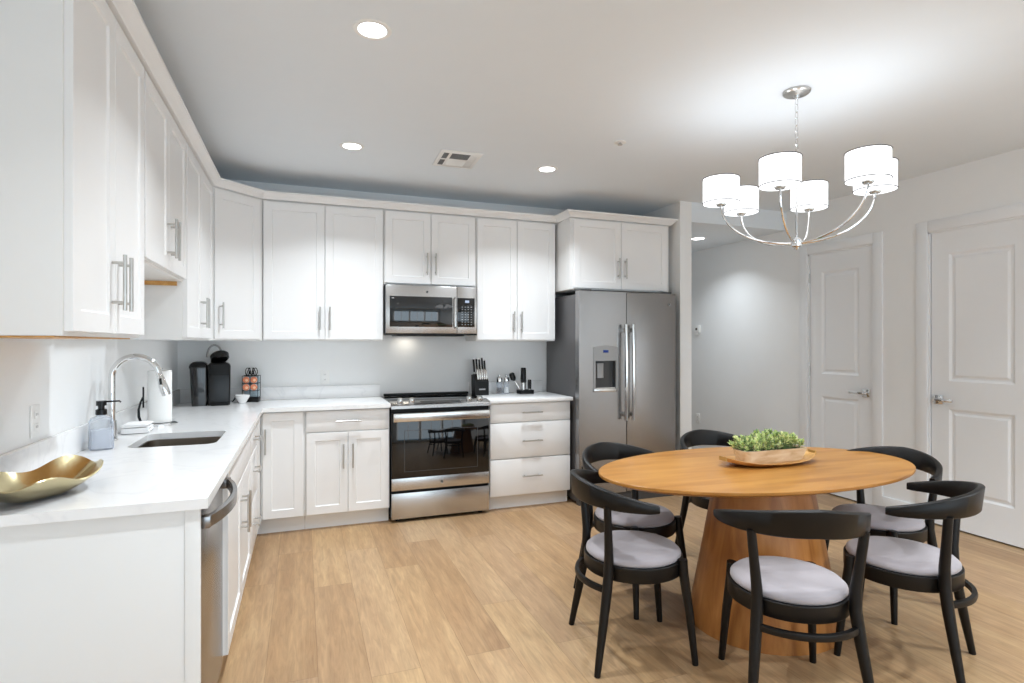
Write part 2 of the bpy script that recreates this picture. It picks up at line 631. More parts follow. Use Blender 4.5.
def panel_door(name, y0, y1, zt, label, hinge_far):
    """two-panel moulded door, local x runs from the far jamb toward the camera, front faces -X"""
    g = 0.015
    W = (y1 - y0) - 2 * g
    H = zt - 0.02
    r = bpy.data.objects.new(name, None)
    COL.objects.link(r)
    r.location = (XR + 0.012, y1 - g, 0.012)
    r.rotation_euler.z = -PI / 2
    struct(r, label, 'door')
    m = MB()
    bm = m.bm
    st = 0.125
    zs = [0, 0.245, 0.885 - .01, 1.09 - .01, H - 0.17, H]
    xs_ = [0, st, W - st, W]
    t = 0.036
    # front grid with two recessed raised panels
    V = {}
    for i, x in enumerate(xs_):
        for j, z in enumerate(zs):
            V[i, j] = bm.verts.new((x, 0, z))
    for i in range(3):
        for j in range(5):
            if i == 1 and j in (1, 3):
                x0, x1, z0, z1 = xs_[1], xs_[2], zs[j], zs[j + 1]
                prev = [V[1, j], V[2, j], V[2, j + 1], V[1, j + 1]]
                for d, y in ((0.016, 0.010), (0.030, 0.010), (0.045, 0.003)):
                    cur = [bm.verts.new(p) for p in ((x0 + d, y, z0 + d), (x1 - d, y, z0 + d), (x1 - d, y, z1 - d), (x0 + d, y, z1 - d))]
                    for k in range(4):
                        bm.faces.new((prev[k], prev[(k + 1) % 4], cur[(k + 1) % 4], cur[k]))
                    prev = cur
                bm.faces.new(prev)
            else:
                bm.faces.new((V[i, j], V[i + 1, j], V[i + 1, j + 1], V[i, j + 1]))
    m.box(0, W, 0.011, t, 0, H)
    m.box(0, 0.002, 0, t, 0, H)
    m.box(W - 0.002, W, 0, t, 0, H)
    m.build('door_panel', M_DOOR, r, sharp=20)
    # lever handle with square rosette
    hx = W - 0.055 if hinge_far else 0.055
    s = -1 if hinge_far else 1
    h = MB()
    h.box(hx - 0.032, hx + 0.032, -0.010, 0.0, 0.905, 0.969, 0.002)
    h.cyl((hx, -0.008, 0.937), (hx, -0.05, 0.937), 0.011)
    a, b = sorted((hx - s * 0.014, hx + s * 0.125))
    h.box(a, b, -0.058, -0.044, 0.927, 0.947, 0.003)
    h.build('door_handle', M_CHROME, r)
    hg = MB()
    ex = -0.006 if hinge_far else W + 0.006
    for z in (0.28, 1.10, 1.97):
        hg.cyl((ex, -0.004, z - 0.045), (ex, -0.004, z + 0.045), 0.007, seg=12)
    hg.build('hinge', M_NICKEL, r)
    return r


panel_door('door_1', D1[0], D1[1], DT, 'white two-panel door nearest the hallway, lever on its right', True)
panel_door('door_2', D2[0], D2[1], DT + 0.01, 'white two-panel door at the right edge, lever on its left', False)
for nm, yy0, yy1 in (('door_gap_shade_1', *D1), ('door_gap_shade_2', *D2)):
    struct(bx(XR + 0.13, XR + 0.138, yy0, yy1, 0, DT).build(nm, M_GAP_SHADE))  # dark sheet behind each door, its colour standing in for shade in the gaps


def base_board(name, a, b):
    struct(bx(a[0], b[0], a[1], b[1], 0, 0.12, 0.004).build(name, M_TRIM), 'white baseboard at the foot of a wall', 'baseboard')


base_board('baseboard_right', (XR - 0.014, D2[1] + 0.086), (XR, D1[0] - 0.086))
base_board('baseboard_hall', (XR - 0.014, D1[1] + 0.086), (XR, 7.0))
base_board('baseboard_near', (XR - 0.014, YR), (XR, D2[0] - 0.086))
base_board('baseboard_partition', (3.216, 4.266), (3.352, 4.28))


# ------------------------------------------------------------------ cabinet helpers (local: x along width, front faces -y at y = 0)
def bar_pull(parent, x, z, length=0.18, vertical=True, y0=0.0):
    m = MB()
    out = y0 - 0.036
    d = length * 0.5
    s = 0.064
    if vertical:
        m.cyl((x, out, z - d), (x, out, z + d), 0.0062, seg=14)
        for k in (-s, s):
            m.cyl((x, y0, z + k), (x, out, z + k), 0.0048, seg=10)
    else:
        m.cyl((x - d, out, z), (x + d, out, z), 0.0062, seg=14)
        for k in (-s, s):
            m.cyl((x + k, y0, z), (x + k, out, z), 0.0048, seg=10)
    return m.build('handle', M_NICKEL, parent)


def door(parent, x0, x1, z0, z1, hx=None, hz=None, name='door', y0=0.0):
    d = MB().shaker(x0 + 0.0022, x1 - 0.0022, z0 + 0.002, z1 - 0.002, y0).build(name, M_CAB, parent, sharp=20)
    if hx is not None:
        bar_pull(d, hx, hz, y0=y0)
    return d


def drawer(parent, x0, x1, z0, z1, hz=None, y0=0.0, pull=True):
    d = bx(x0 + 0.0016, x1 - 0.0016, y0, y0 + 0.02, z0 + 0.0016, z1 - 0.0016, 0.0012).build('drawer', M_CAB, parent)
    if pull:
        bar_pull(d, (x0 + x1) / 2, (z0 + z1) / 2 if hz is None else hz, vertical=False, y0=y0)
    return d


def wall_cabinet(label, loc, rotz, w, zb, zt, depth, doors, hz, x_frame=0.006):
    r = thing('wall_cabinet', label, 'cabinet', loc, rotz)
    z0 = loc[2]
    m = MB()
    m.box(0.0005, w - 0.0005, 0.0205, depth, zb - z0 - 0.004, zt - z0, 0.001)
    m.build('body', M_CABIN, r)
    if 'gold bowl' in label:
        bx(0.02, w - 0.02, 0.045, depth - 0.01, zb - z0 - 0.009, zb - z0 - 0.0045).build('underside', M_RAW, r)['label'] = 'raw wood underside'
    elif 'nook' in label:
        bx(w - 0.016, w - 0.002, 0.045, depth - 0.004, zb - z0 - 0.026, zb - z0 - 0.0045).build('hanging_rail', M_RAW, r)['label'] = 'raw wood strip under the cabinet'
    n = len(doors)
    for i, (a, b, hx) in enumerate(doors):
        door(r, a, b, zb - z0 + 0.006, zt - z0 - 0.012, hx, hz - z0)
    return r


XF = -0.575        # face of the doors on the left wall
L90 = PI / 2
ZB, ZT = 1.395, 2.452
DEP = 0.318
# left run (local x = world +Y)
for (ya, yb, zb, hz, lab) in (
        (1.815, 2.560, ZB, 1.567, 'tall white wall cabinet nearest the camera, above the gold bowl'),
        (2.562, 3.408, 1.700, 1.848, 'short white wall cabinet above the faucet, raised over an open nook'),
        (3.410, 4.340, ZB, 1.555, 'tall white two-door wall cabinet between the short one and the corner cabinet')):
    W = yb - ya
    c = W / 2
    wall_cabinet(lab, (XF, ya, zb), L90, W, zb, ZT, DEP, [(0.008, c, c - 0.036), (c, W - 0.008, c + 0.036)], hz)
# diagonal corner cabinet
p0, p1 = Vector((XF, 4.345)), Vector((-0.285, 4.617))
ang = math.atan2(p1.y - p0.y, p1.x - p0.x)
W = (p1 - p0).length
r = thing('corner_cabinet', 'angled white corner wall cabinet with one door above the coffee maker', 'cabinet', (p0.x, p0.y, ZB), ang)
ca, sa = math.cos(-ang), math.sin(-ang)


def loc2(x, y):
    dx, dy = x - p0.x, y - p0.y
    return (dx * ca - dy * sa, dx * sa + dy * ca)


poly = [loc2(-0.898, 4.342), loc2(-0.596, 4.342), loc2(-0.2835, 4.638), loc2(-0.2835, 4.958), loc2(-0.898, 4.958)]
MB().prism(poly, -0.004, ZT - ZB).build('body', M_CABIN, r)
door(r, 0.012, W - 0.012, 0.006, ZT - ZB - 0.012, 0.012 + 0.04, 1.565 - ZB)
YF = 4.617
for (xa, xb, zb, hz, lab) in (
        (-0.281, 0.613, ZB, 1.563, 'wide tall white wall cabinet between the corner cabinet and the microwave'),
        (0.615, 1.386, 1.852, 2.022, 'short white wall cabinet directly above the microwave'),
        (1.388, 2.132, ZB, 1.558, 'tall white wall cabinet between the microwave and the refrigerator')):
    W = xb - xa
    c = {0.615: 0.382, -0.281: 0.444}.get(xa, W / 2)
    wall_cabinet(lab, (xa, YF, zb), 0, W, zb, ZT, 0.34, [(0.006, c, c - 0.036), (c, W - 0.006, c + 0.036)], hz)
W = 3.163 - 2.153
wall_cabinet('deep white two-door cabinet above the refrigerator', (2.153, 4.36, 1.842), 0, W, 1.842, ZT, 0.597,
             [(0.03, W / 2 - .008, W / 2 - .044), (W / 2 - .008, W - 0.03, W / 2 + .028)], 2.03)

# crown moulding along all wall cabinets
prof = [(0.0, 2.4535), (0.010, 2.4535), (0.014, 2.462), (0.030, 2.476), (0.042, 2.490), (0.050, 2.494), (0.050, 2.506), (-0.02, 2.506), (-0.02, 2.4535)]
path = [(-0.897, 1.812), (XF, 1.812), (XF, 4.345), (-0.285, 4.617), (2.150, 4.617), (2.150, 4.36), (3.165, 4.36), (3.165, 4.957)]
mb = MB()
rings = []
P = [Vector(p) for p in path]
for i, p in enumerate(P):
    def nrm(a, b):
        d = (b - a).normalized()
        return Vector((d.y, -d.x))
    if i == 0:
        n = nrm(P[0], P[1])
    elif i == len(P) - 1:
        n = nrm(P[-2], P[-1])
    else:
        n1, n2 = nrm(P[i - 1], p), nrm(p, P[i + 1])
        n = (n1 + n2).normalized()
        n = n / max(0.3, n.dot(n1))
    rings.append([(p.x + n.x * d, p.y + n.y * d, z) for d, z in prof])
mb.rings(rings)
tag(mb.build('crown_molding', M_CAB, sharp=25), 'white crown moulding running along the tops of the wall cabinets', 'moulding')

# ------------------------------------------------------------------ base cabinets
BT = 0.880
KZ = 0.112


def base_cabinet(label, loc, rotz, w, depth=0.598, open_top=False, toe0=0.0, toe1=0.0):
    r = thing('base_cabinet', label, 'cabinet', loc, rotz)
    m = MB()
    if open_top:
        m.box(0.0005, 0.018, 0.0205, depth, KZ, BT)
        m.box(w - 0.018, w - 0.0005, 0.0205, depth, KZ, BT)
        m.box(0.018, w - 0.018, 0.0205, depth, KZ, KZ + 0.018)
        m.box(0.018, w - 0.018, depth - 0.012, depth, KZ + 0.018, BT)
        m.box(0.018, w - 0.018, 0.0205, 0.036, 0.70, BT)
    else:
        m.box(0.0005, w - 0.0005, 0.0205, depth, KZ, BT, 0.001)
    m.build('body', M_CABIN, r)
    bx(0.0005 + toe0, w - 0.0005 - toe1, 0.075, 0.09, 0.0, KZ - 0.0005).build('toe_kick', M_CABIN, r)
    return r


XBF = -0.280
# dishwasher occupies y 1.912 .. 2.512
W = 1.056
r = base_cabinet('white sink base cabinet with two doors, right beside the dishwasher', (XBF, 2.515, 0), L90, W, open_top=True)
drawer(r, 0.006, W - 0.006, 0.715, 0.876, pull=False).name = 'false_drawer_front'
door(r, 0.006, W / 2, 0.118, 0.710, W / 2 - 0.04, 0.55)
door(r, W / 2, W - 0.006, 0.118, 0.710, W / 2 + 0.04, 0.55)
W = 0.46
r = base_cabinet('white three-drawer base cabinet on the sink side, next to the inner corner', (XBF, 3.573, 0), L90, W)
for a, b, hz in ((0.715, 0.876, 0.79), (0.425, 0.710, 0.60), (0.118, 0.420, 0.28)):
    drawer(r, 0.006, W - 0.006, a, b, hz)
# corner filler on the left run
tag(bx(-0.300, -0.2805, 4.036, 4.384, KZ, BT).build('filler_panel', M_CABIN), 'narrow white filler panel closing the inner corner of the base cabinets', 'panel')
YBF = 4.365
W = 0.295
r = base_cabinet('narrow single-door white base cabinet in the inner corner', (-0.279, YBF, 0), 0, W, depth=0.594, toe0=-0.064)
door(r, 0.012, W - 0.012, 0.118, 0.876, 0.032, 0.675)
W = 0.608
r = base_cabinet('white base cabinet with one drawer over two doors, left of the range', (0.017, YBF, 0), 0, W, depth=0.594)
drawer(r, 0.008, W - 0.006, 0.722, 0.876, 0.797)
door(r, 0.008, 0.300, 0.118, 0.716, 0.300 - 0.034, 0.54)
door(r, 0.300, W - 0.006, 0.118, 0.716, 0.300 + 0.034, 0.54)
W = 0.733
r = base_cabinet('white base cabinet with three flat drawers between range and refrigerator', (1.423, YBF, 0), 0, W, depth=0.594)
for a, b, hz in ((0.722, 0.876, 0.800), (0.424, 0.716, 0.565), (0.118, 0.418, 0.275)):
    d = drawer(r, 0.006, W - 0.006, a, b, hz)
# end panel of the left run
m = bx(-0.895, -0.285, 1.9005, 1.9115, 0, BT, 0.001)
m.box(-0.325, -0.285, 1.8945, 1.9005, 0, BT, 0.001)
tag(m.build('end_panel', M_CABIN), 'large white panel closing the near end of the counter run', 'panel')


# ------------------------------------------------------------------ countertops
def grid_slab(xs, ys, filled, z0, z1, round_cells=(), rr=0.05):
    m = MB()
    bm = m.bm
    V = {}

    def v(i, j, k):
        if (i, j, k) not in V:
            V[i, j, k] = bm.verts.new((xs[i], ys[j], (z0, z1)[k]))
        return V[i, j, k]
    for i, j in filled:
        bm.faces.new((v(i, j, 1), v(i + 1, j, 1), v(i + 1, j + 1, 1), v(i, j + 1, 1)))
        bm.faces.new((v(i, j, 0), v(i, j + 1, 0), v(i + 1, j + 1, 0), v(i + 1, j, 0)))
        for (ni, nj, a, b) in ((i, j - 1, (i, j), (i + 1, j)), (i, j + 1, (i, j + 1), (i + 1, j + 1)), (i - 1, j, (i, j), (i, j + 1)), (i + 1, j, (i + 1, j), (i + 1, j + 1))):
            if (ni, nj) not in filled:
                bm.faces.new((v(*a, 0), v(*b, 0), v(*b, 1), v(*a, 1)))
    for (i, j) in round_cells:
        es = []
        for a in (i, i + 1):
            for b in (j, j + 1):
                e = bm.edges.get((v(a, b, 0), v(a, b, 1)))
                if e:
                    es.append(e)
        bmesh.ops.bevel(bm, geom=es, offset=rr, segments=5, affect='EDGES', profile=0.5)
    return m


SX, SY = (-0.725, -0.372), (2.885, 3.305)
xs = [-0.898, SX[0], SX[1], -0.262, 0.627]
ys = [1.872, SY[0], SY[1], 4.338, 4.958]
filled = {(i, j) for i in range(3) for j in range(4)} | {(3, 3)}
filled -= {(1, 1)}
CT = thing('countertop', 'long L-shaped white quartz countertop holding the sink and coffee maker', 'countertop', (-0.58, 3.4, 0.884))
o = grid_slab(xs, ys, filled, 0.884, 0.914, [(1, 1)]).build('slab', M_QUARTZ)
o.parent = CT
o.location = (0.58, -3.4, -0.884)
for a in ((-0.898, -0.878, 1.872, 4.936), (-0.898, 0.625, 4.938, 4.958)):
    o = bx(*a, 0.9142, 1.018, 0.0015).build('upstand', M_QUARTZ, CT)
    o.location = (0.58, -3.4, -0.884)
CT2 = thing('countertop', 'short white quartz countertop under the knife block, beside the refrigerator', 'countertop', (1.79, 4.65, 0.884))
o = bx(1.421, 2.164, 4.338, 4.958, 0.884, 0.914, 0.0015).build('slab', M_QUARTZ, CT2)
o.location = (-1.79, -4.65, -0.884)
o = bx(1.421, 2.140, 4.938, 4.958, 0.9142, 1.018, 0.0015).build('upstand', M_QUARTZ, CT2)
o.location = (-1.79, -4.65, -0.884)

# sink basin
sk = thing('sink', 'undermount stainless steel sink basin set into the left counter', 'sink', ((SX[0] + SX[1]) / 2, (SY[0] + SY[1]) / 2, 0.68))


def rrect(x0, x1, y0, y1, r, n=5):
    pts = []
    for cx, cy, a0 in ((x1 - r, y1 - r, 0), (x0 + r, y1 - r, 90), (x0 + r, y0 + r, 180), (x1 - r, y0 + r, 270)):
        for k in range(n + 1):
            a = math.radians(a0 + 90 * k / n)
            pts.append((cx + r * math.cos(a), cy + r * math.sin(a)))
    return pts


hx, hy = (SX[1] - SX[0]) / 2, (SY[1] - SY[0]) / 2
mb = MB()
R_ = []
for d, z, rr in ((0.014, 0.2025, 0.06), (-0.004, 0.2025, 0.05), (-0.006, 0.16, 0.05), (-0.010, 0.03, 0.05), (-0.04, 0.008, 0.04), (-0.12, 0.004, 0.03)):
    R_.append([(x, y, z) for x, y in rrect(-hx - d, hx + d, -hy - d, hy + d, rr)])
mb.rings(R_, cap0=False, cap1=True)
mb.build('basin', M_SINK, sk, sharp=60)
MB().lathe([(0.045, 0.0045), (0.045, 0.007), (0.03, 0.0072), (0.028, 0.0055), (0.001, 0.0055)], seg=24, cap0=False).build('drain', M_CHROME, sk)

# ------------------------------------------------------------------ dishwasher
dw = thing('dishwasher', 'stainless steel dishwasher at the near end of the counter run', 'dishwasher', (-0.298, 1.912, 0), L90)
W = 0.600
bx(0.004, W - 0.004, 0.03, 0.56, 0.10, 0.872).build('tub', M_DKGREY, dw)
bx(0.003, W - 0.003, 0.0, 0.028, 0.10, 0.876, 0.003).build('door', M_SS, dw)
bx(0.006, W - 0.006, 0.07, 0.085, 0.0, 0.098).build('toe_kick', M_BLACKM, dw)
m = MB()
for k in range(2):
    pass
n = 18
rings = []
for k in range(n + 1):
    u = k / n
    x = 0.045 + (W - 0.09) * u
    y = -0.022 - 0.046 * math.sin(PI * u) ** 0.8
    rings.append([(x, y + a, 0.822 + b) for a, b in ((-0.010, -0.017), (0.004, -0.019), (0.010, -0.014), (0.010, 0.014), (0.004, 0.019), (-0.010, 0.017))])
m.rings(rings)
m.box(0.030, 0.062, -0.034, 0.0, 0.804, 0.842, 0.004)
m.box(W - 0.062, W - 0.030, -0.034, 0.0, 0.804, 0.842, 0.004)
m.build('handle', M_SS, dw)

# ------------------------------------------------------------------ range
rg = thing('range', 'slide-in stainless steel electric range with black oven window', 'range', (0.630, 4.345, 0))
W = 0.786
bx(0.003, W - 0.003, 0.022, 0.585, 0.03, 0.895).build('body', M_BLACKM, rg)
m = bx(0.0, W, 0.085, 0.585, 0.8955, 0.918, 0.002)
m.build('cooktop', M_BLACKG, rg)
m = MB()
m.rings([[(x, -0.022, 0.872), (x, -0.022, 0.893), (x, -0.010, 0.902), (x, 0.084, 0.9225), (x, 0.084, 0.872)] for x in (0.0, W)])
m.build('control_panel', M_SSL, rg)
m = bx(W * 0.30, W * 0.70, 0.0, 0.004, 0.0, 0.06)
o = m.build('display', M_BLACKG, rg)
o.location = (0, 0.008, 0.9068)
o.rotation_euler.x = math.radians(-78)
k0 = None
for kx in (0.075, 0.165, 0.625, 0.715):
    m = MB().lathe([(0.024, 0), (0.024, 0.012), (0.020, 0.030), (0.018, 0.033), (0.0, 0.033)], seg=20)
    o = m.build('knob', M_SSH, rg)
    o.location = (kx, 0.038, 0.9138)
    o.rotation_euler.x = math.radians(12)
bx(0.02, W - 0.02, 0.535, 0.585, 0.9185, 0.940, 0.006).build('rear_vent', M_BLACKM, rg)
bx(0.004, W - 0.004, 0.006, 0.021, 0.845, 0.871).build('vent_gap', M_BLACKM, rg)
dr = bx(0.004, W - 0.004, -0.004, 0.02, 0.246, 0.842, 0.002).build('oven_door', M_BLACKG, rg)
bx(0.004, W - 0.004, -0.0075, -0.0042, 0.246, 0.338, 0.0008).build('lower_trim', M_SSL, dr)
m = bx(0.012, W - 0.012, -0.058, -0.046, 0.776, 0.840, 0.004)
m.box(0.02, 0.05, -0.046, -0.004, 0.79, 0.826)
m.box(W - 0.05, W - 0.02, -0.046, -0.004, 0.79, 0.826)
m.build('handle', M_SSH, dr)
m = MB()
for a in ((0.10, W - 0.10, 0.70, 0.703), (0.10, W - 0.10, 0.385, 0.388), (0.10, 0.103, 0.388, 0.70), (W - 0.103, W - 0.10, 0.388, 0.70)):
    m.box(a[0], a[1], -0.0046, -0.0041, a[2], a[3])
m.build('window_border', M_DKGREY, dr)
m = MB()
m.cyl((W / 2, -0.0074, 0.292), (W / 2, -0.009, 0.292), 0.014, seg=24)
o = m.build('emblem', M_DKGREY, dr)
m = MB().tube([(W / 2 + 0.0125 * math.cos(a), -0.009, 0.292 + 0.0125 * math.sin(a)) for a in [2 * PI * k / 20 for k in range(20)]], 0.0012, 6, closed=True)
m.build('emblem_ring', M_CHROME, dr)
bx(0.004, W - 0.004, -0.004, 0.02, 0.028, 0.224, 0.003).build('storage_drawer', M_SSL, rg)
for x in (0.06, W - 0.06):
    for y in (0.06, 0.5):
        MB().cyl((x, y, 0.0), (x, y, 0.0295), 0.018, seg=14).build('foot', M_RUBBER, rg)

# ------------------------------------------------------------------ microwave
mw = thing('microwave', 'stainless over-the-range microwave with dark window and keypad', 'microwave', (0.620, 4.57, 1.440))
W = 0.760
H = 0.402
bx(0.0, W, 0.03, 0.386, 0.0, H).build('body', M_DKGREY, mw)
d = bx(0.002, 0.585, 0.0, 0.029, 0.012, H - 0.002, 0.003).build('door', M_SSL, mw)
bx(0.032, 0.545, -0.003, -0.0002, 0.065, 0.312, 0.0012).build('window_glass', M_MWG, d)
m = MB()
m.tube([(0.568, 0.0, 0.06), (0.568, -0.022, 0.07), (0.568, -0.026, 0.18), (0.568, -0.022, 0.30), (0.568, 0.0, 0.31)], [0.008] * 5, 10)
m.build('handle', M_SSH, d)
p = bx(0.588, W - 0.002, 0.0, 0.029, 0.012, H - 0.002, 0.003).build('control_panel', M_SSL, mw)
bx(0.590, W - 0.022, -0.003, -0.0002, 0.067, 0.310, 0.001).build('keypad', M_BLACKG, p)
bx(0.655, 0.690, -0.0036, -0.0031, 0.270, 0.290).build('display', emit('white_digits', rgb(190, 205, 230), 0.8), p)
m = MB()
for ix in range(4):
    for iz in range(8):
        x, z = 0.625 + ix * 0.026, 0.085 + iz * 0.021
        m.box(x, x + 0.011, -0.0035, -0.0031, z, z + 0.005)
m.build('key_legends', M_GREYP, p)
m = MB()
m.cyl((0.335, 0.0, 0.352), (0.335, -0.0015, 0.352), 0.009, seg=20)
m.build('emblem', M_DKGREY, d)
bx(0.10, 0.66, 0.05, 0.34, -0.008, -0.0005).build('grease_filter', M_BLACKM, mw)
bx(0.002, W - 0.002, 0.002, 0.03, 0.0, 0.011).build('bottom_vent', M_BLACKM, mw)
ld = bpy.data.lights.new('cooktop_lamp', 'AREA')
ld.shape = 'RECTANGLE'
ld.size, ld.size_y = 0.12, 0.05
ld.energy = 0.2
ld.color = (1.0, 0.92, 0.78)
lo = bpy.data.objects.new('cooktop_lamp', ld)
lo.location = (0.22, 0.30, -0.012)
COL.objects.link(lo)
lo.parent = mw

# ------------------------------------------------------------------ refrigerator
fr = thing('refrigerator', 'stainless side-by-side refrigerator with water dispenser and dark grey side', 'refrigerator', (2.176, 4.25, 0))
W = 0.972
SPL = 0.458
bx(0.006, W - 0.006, 0.075, 0.690, 0.025, 1.790, 0.004).build('case', M_GREYSIDE, fr)
HX = (0.136, 0.369)   # dispenser span


def fridge_door(x0, x1, disp):
    z0, z1 = 0.085, 1.815
    m = MB()
    if not disp:
        m.box(x0, x1, 0.0, 0.07, z0, z1, 0.008, 3)
    else:
        zs_ = (0.985, 1.222)
        a, b = HX[0] + 0.02, HX[1] - 0.02
        xs_ = [x0, a, b, x1]
        zz = [z0, zs_[0], zs_[1], z1]
        bm = m.bm
        V = {(i, j): bm.verts.new((xs_[i], 0, zz[j])) for i in range(4) for j in range(4)}
        for i in range(3):
            for j in range(3):
                if not (i == 1 and j == 1):
                    bm.faces.new((V[i, j], V[i + 1, j], V[i + 1, j + 1], V[i, j + 1]))
        bk = {}
        for (i, j) in ((1, 1), (2, 1), (2, 2), (1, 2)):
            bk[i, j] = bm.verts.new((xs_[i], 0.055, zz[j]))
        q = [(1, 1), (2, 1), (2, 2), (1, 2)]
        for k in range(4):
            bm.faces.new((V[q[k]], V[q[(k + 1) % 4]], bk[q[(k + 1) % 4]], bk[q[k]]))
        bm.faces.new([bk[k] for k in q])
        Bv = {}
        for (i, j) in ((0, 0), (3, 0), (3, 3), (0, 3)):
            Bv[i, j] = bm.verts.new((xs_[i], 0.07, zz[j]))
        bm.faces.new([Bv[k] for k in ((0, 0), (0, 3), (3, 3), (3, 0))])
        bm.faces.new([V[0, j] for j in range(4)] + [Bv[0, 3], Bv[0, 0]])
        bm.faces.new([V[3, j] for j in range(4)] + [Bv[3, 3], Bv[3, 0]])
        bm.faces.new([V[i, 0] for i in range(4)] + [Bv[3, 0], Bv[0, 0]])
        bm.faces.new([V[i, 3] for i in range(4)] + [Bv[3, 3], Bv[0, 3]])
    return m.build('door', M_SS, fr)


dl = fridge_door(0.0, SPL - 0.003, True)
drt = fridge_door(SPL + 0.003, W, False)
# handles, gently bowed
for hx, dd in ((SPL - 0.035, dl), (SPL + 0.035, drt)):
    m = MB()
    n = 16
    rings = []
    for k in range(n + 1):
        u = k / n
        z = 0.71 + (1.535 - 0.71) * u
        y = -0.050 - 0.014 * math.sin(PI * u)
        x = hx
        rings.append([(x + a, y + b, z) for a, b in ((-0.014, 0.004), (-0.012, -0.010), (0.0, -0.014), (0.012, -0.010), (0.014, 0.004), (0.0, 0.009))])
    m.rings(rings)
    for z in (0.76, 1.485):
        m.box(hx - 0.011, hx + 0.011, -0.045, 0.0, z - 0.018, z + 0.018, 0.002)
    m.build('handle', M_SSH, dd)
# dispenser
m = MB()
top = []
n = 10
poly = [(HX[0], 1.224), (HX[1], 1.224), (HX[1], 1.340)] + [(HX[1] + (HX[0] - HX[1]) * k / n, 1.340 + 0.014 * math.sin(PI * k / n)) for k in range(1, n)] + [(HX[0], 1.340)]
m.rings([[(x, y, z) for x, z in poly] for y in (-0.006, -0.0003)])
m.box(HX[0], HX[0] + 0.019, -0.006, -0.0003, 0.985, 1.223)
m.box(HX[1] - 0.019, HX[1], -0.006, -0.0003, 0.985, 1.223)
m.build('dispenser_frame', M_GREYP, dl)
bx(HX[0] + 0.09, HX[0] + 0.142, -0.0072, -0.0062, 1.292, 1.314).build('dispenser_display', M_DISP, dl)
m = bx(HX[0], HX[1], -0.014, -0.0003, 0.958, 0.984, 0.003)
m.box(HX[0] + 0.022, HX[1] - 0.022, 0.001, 0.05, 0.986, 0.992)
m.build('drip_tray', M_SSH, dl)
bx(HX[0] + 0.024, HX[1] - 0.024, 0.050, 0.0545, 0.994, 1.219).build('recess_lining', M_DKGREY, dl)
m = MB()
m.rings([[(x, y, z) for x, y in rrect(0.180, 0.248, 0.018, 0.044, 0.008)] for z in (1.075, 1.20)])
m.build('paddle', M_GREYP, dl)
m = MB()
m.cyl((W - 0.075, -0.0015, 1.720), (W - 0.075, 0.0, 1.720), 0.015, seg=24)
m.build('emblem', M_DKGREY, drt)
m = MB().tube([(W - 0.075 + 0.013 * math.cos(a), -0.002, 1.720 + 0.013 * math.sin(a)) for a in [2 * PI * k / 20 for k in range(20)]], 0.0012, 6, closed=True)
m.build('emblem_ring', M_CHROME, drt)
m = bx(0.01, W - 0.01, 0.02, 0.075, 0.0, 0.083)
m.build('toe_grille', M_DKGREY, fr)
bx(0.03, 0.13, 0.02, 0.14, 1.8155, 1.832, 0.004).build('hinge_cover', M_DKGREY, fr)
bx(W - 0.13, W - 0.03, 0.02, 0.14, 1.8155, 1.832, 0.004).build('hinge_cover', M_DKGREY, fr)
bx(0.02, W - 0.02, 0.68, 0.69, 0.0, 0.025).build('rear_foot', M_RUBBER, fr)

# ------------------------------------------------------------------ wall plates
def outlet(label, loc, rotz, sw=False):
    r = thing('wall_outlet' if not sw else 'wall_switch', label, 'outlet', loc, rotz)
    bx(-0.036, 0.036, -0.006, 0.0, -0.058, 0.058, 0.002).build('cover_plate', M_WHITEP, r)
    if not sw:
        for z in (-0.022, 0.022):
            m = bx(-0.016, 0.016, -0.0085, -0.0058, z - 0.014, z + 0.014, 0.002)
            f = m.build('receptacle', M_WHITEP, r)
            m = MB()
            for x in (-0.006, 0.006):
                m.box(x - 0.001, x + 0.001, -0.0089, -0.0084, z - 0.003, z + 0.006)
            m.build('slots', M_DKGREY, f)
    else:
        bx(-0.016, 0.016, -0.010, -0.0058, -0.033, 0.033, 0.002).build('rocker', M_WHITEP, r)
    return r


outlet('white outlet on the wall just left of the range', (0.175, YB - 0.0005, 1.09), 0)
outlet('white outlet on the wall behind the gold bowl', (XL + 0.0005, 2.487, 1.093), L90)
outlet('white outlet low on the hallway wall', (XR - 0.0005, 5.607, 0.47), -L90)
t = thing('thermostat', 'small white thermostat on the hallway wall', 'thermostat', (XR - 0.0005, 5.607, 1.545), -L90)
bx(-0.055, 0.055, -0.022, 0.0, -0.045, 0.045, 0.005).build('housing', M_WHITEP, t)
bx(-0.018, 0.012, -0.0235, -0.0215, -0.014, 0.012).build('screen', M_DKGREY, t)
bx(-0.055, 0.020, -0.016, 0.0, -0.075, -0.047, 0.003).build('sensor', M_WHITEP, t)

# ------------------------------------------------------------------ ceiling fittings
def can_light(label, x, y, z, r=0.075, k=1.0):
    t = thing('recessed_light', label, 'ceiling light', (x, y, z), 0, 'recessed ceiling lights')
    MB().lathe([(r * 0.74, -0.001), (r * 0.80, -0.005), (r, -0.004), (r + 0.004, -0.0005)], seg=36, cap0=False, cap1=False).build('trim_ring', M_WHITEP, t)
    MB().lathe([(0.0, -0.0025), (r * 0.75, -0.0025)], seg=36, cap0=False, cap1=False).build('lens', M_LENS, t)
    ld = bpy.data.lights.new('recessed_lamp', 'AREA')
    ld.shape = 'DISK'
    ld.size = r * 1.4
    ld.energy = CAN_W * k
    ld.spread = math.radians(CAN_SPREAD)
    ld.color = (0.875, 0.945, 1.0)
    lo = bpy.data.objects.new('recessed_lamp', ld)
    lo.location = (0, 0, -0.012)
    COL.objects.link(lo)
    lo.parent = t
    return t


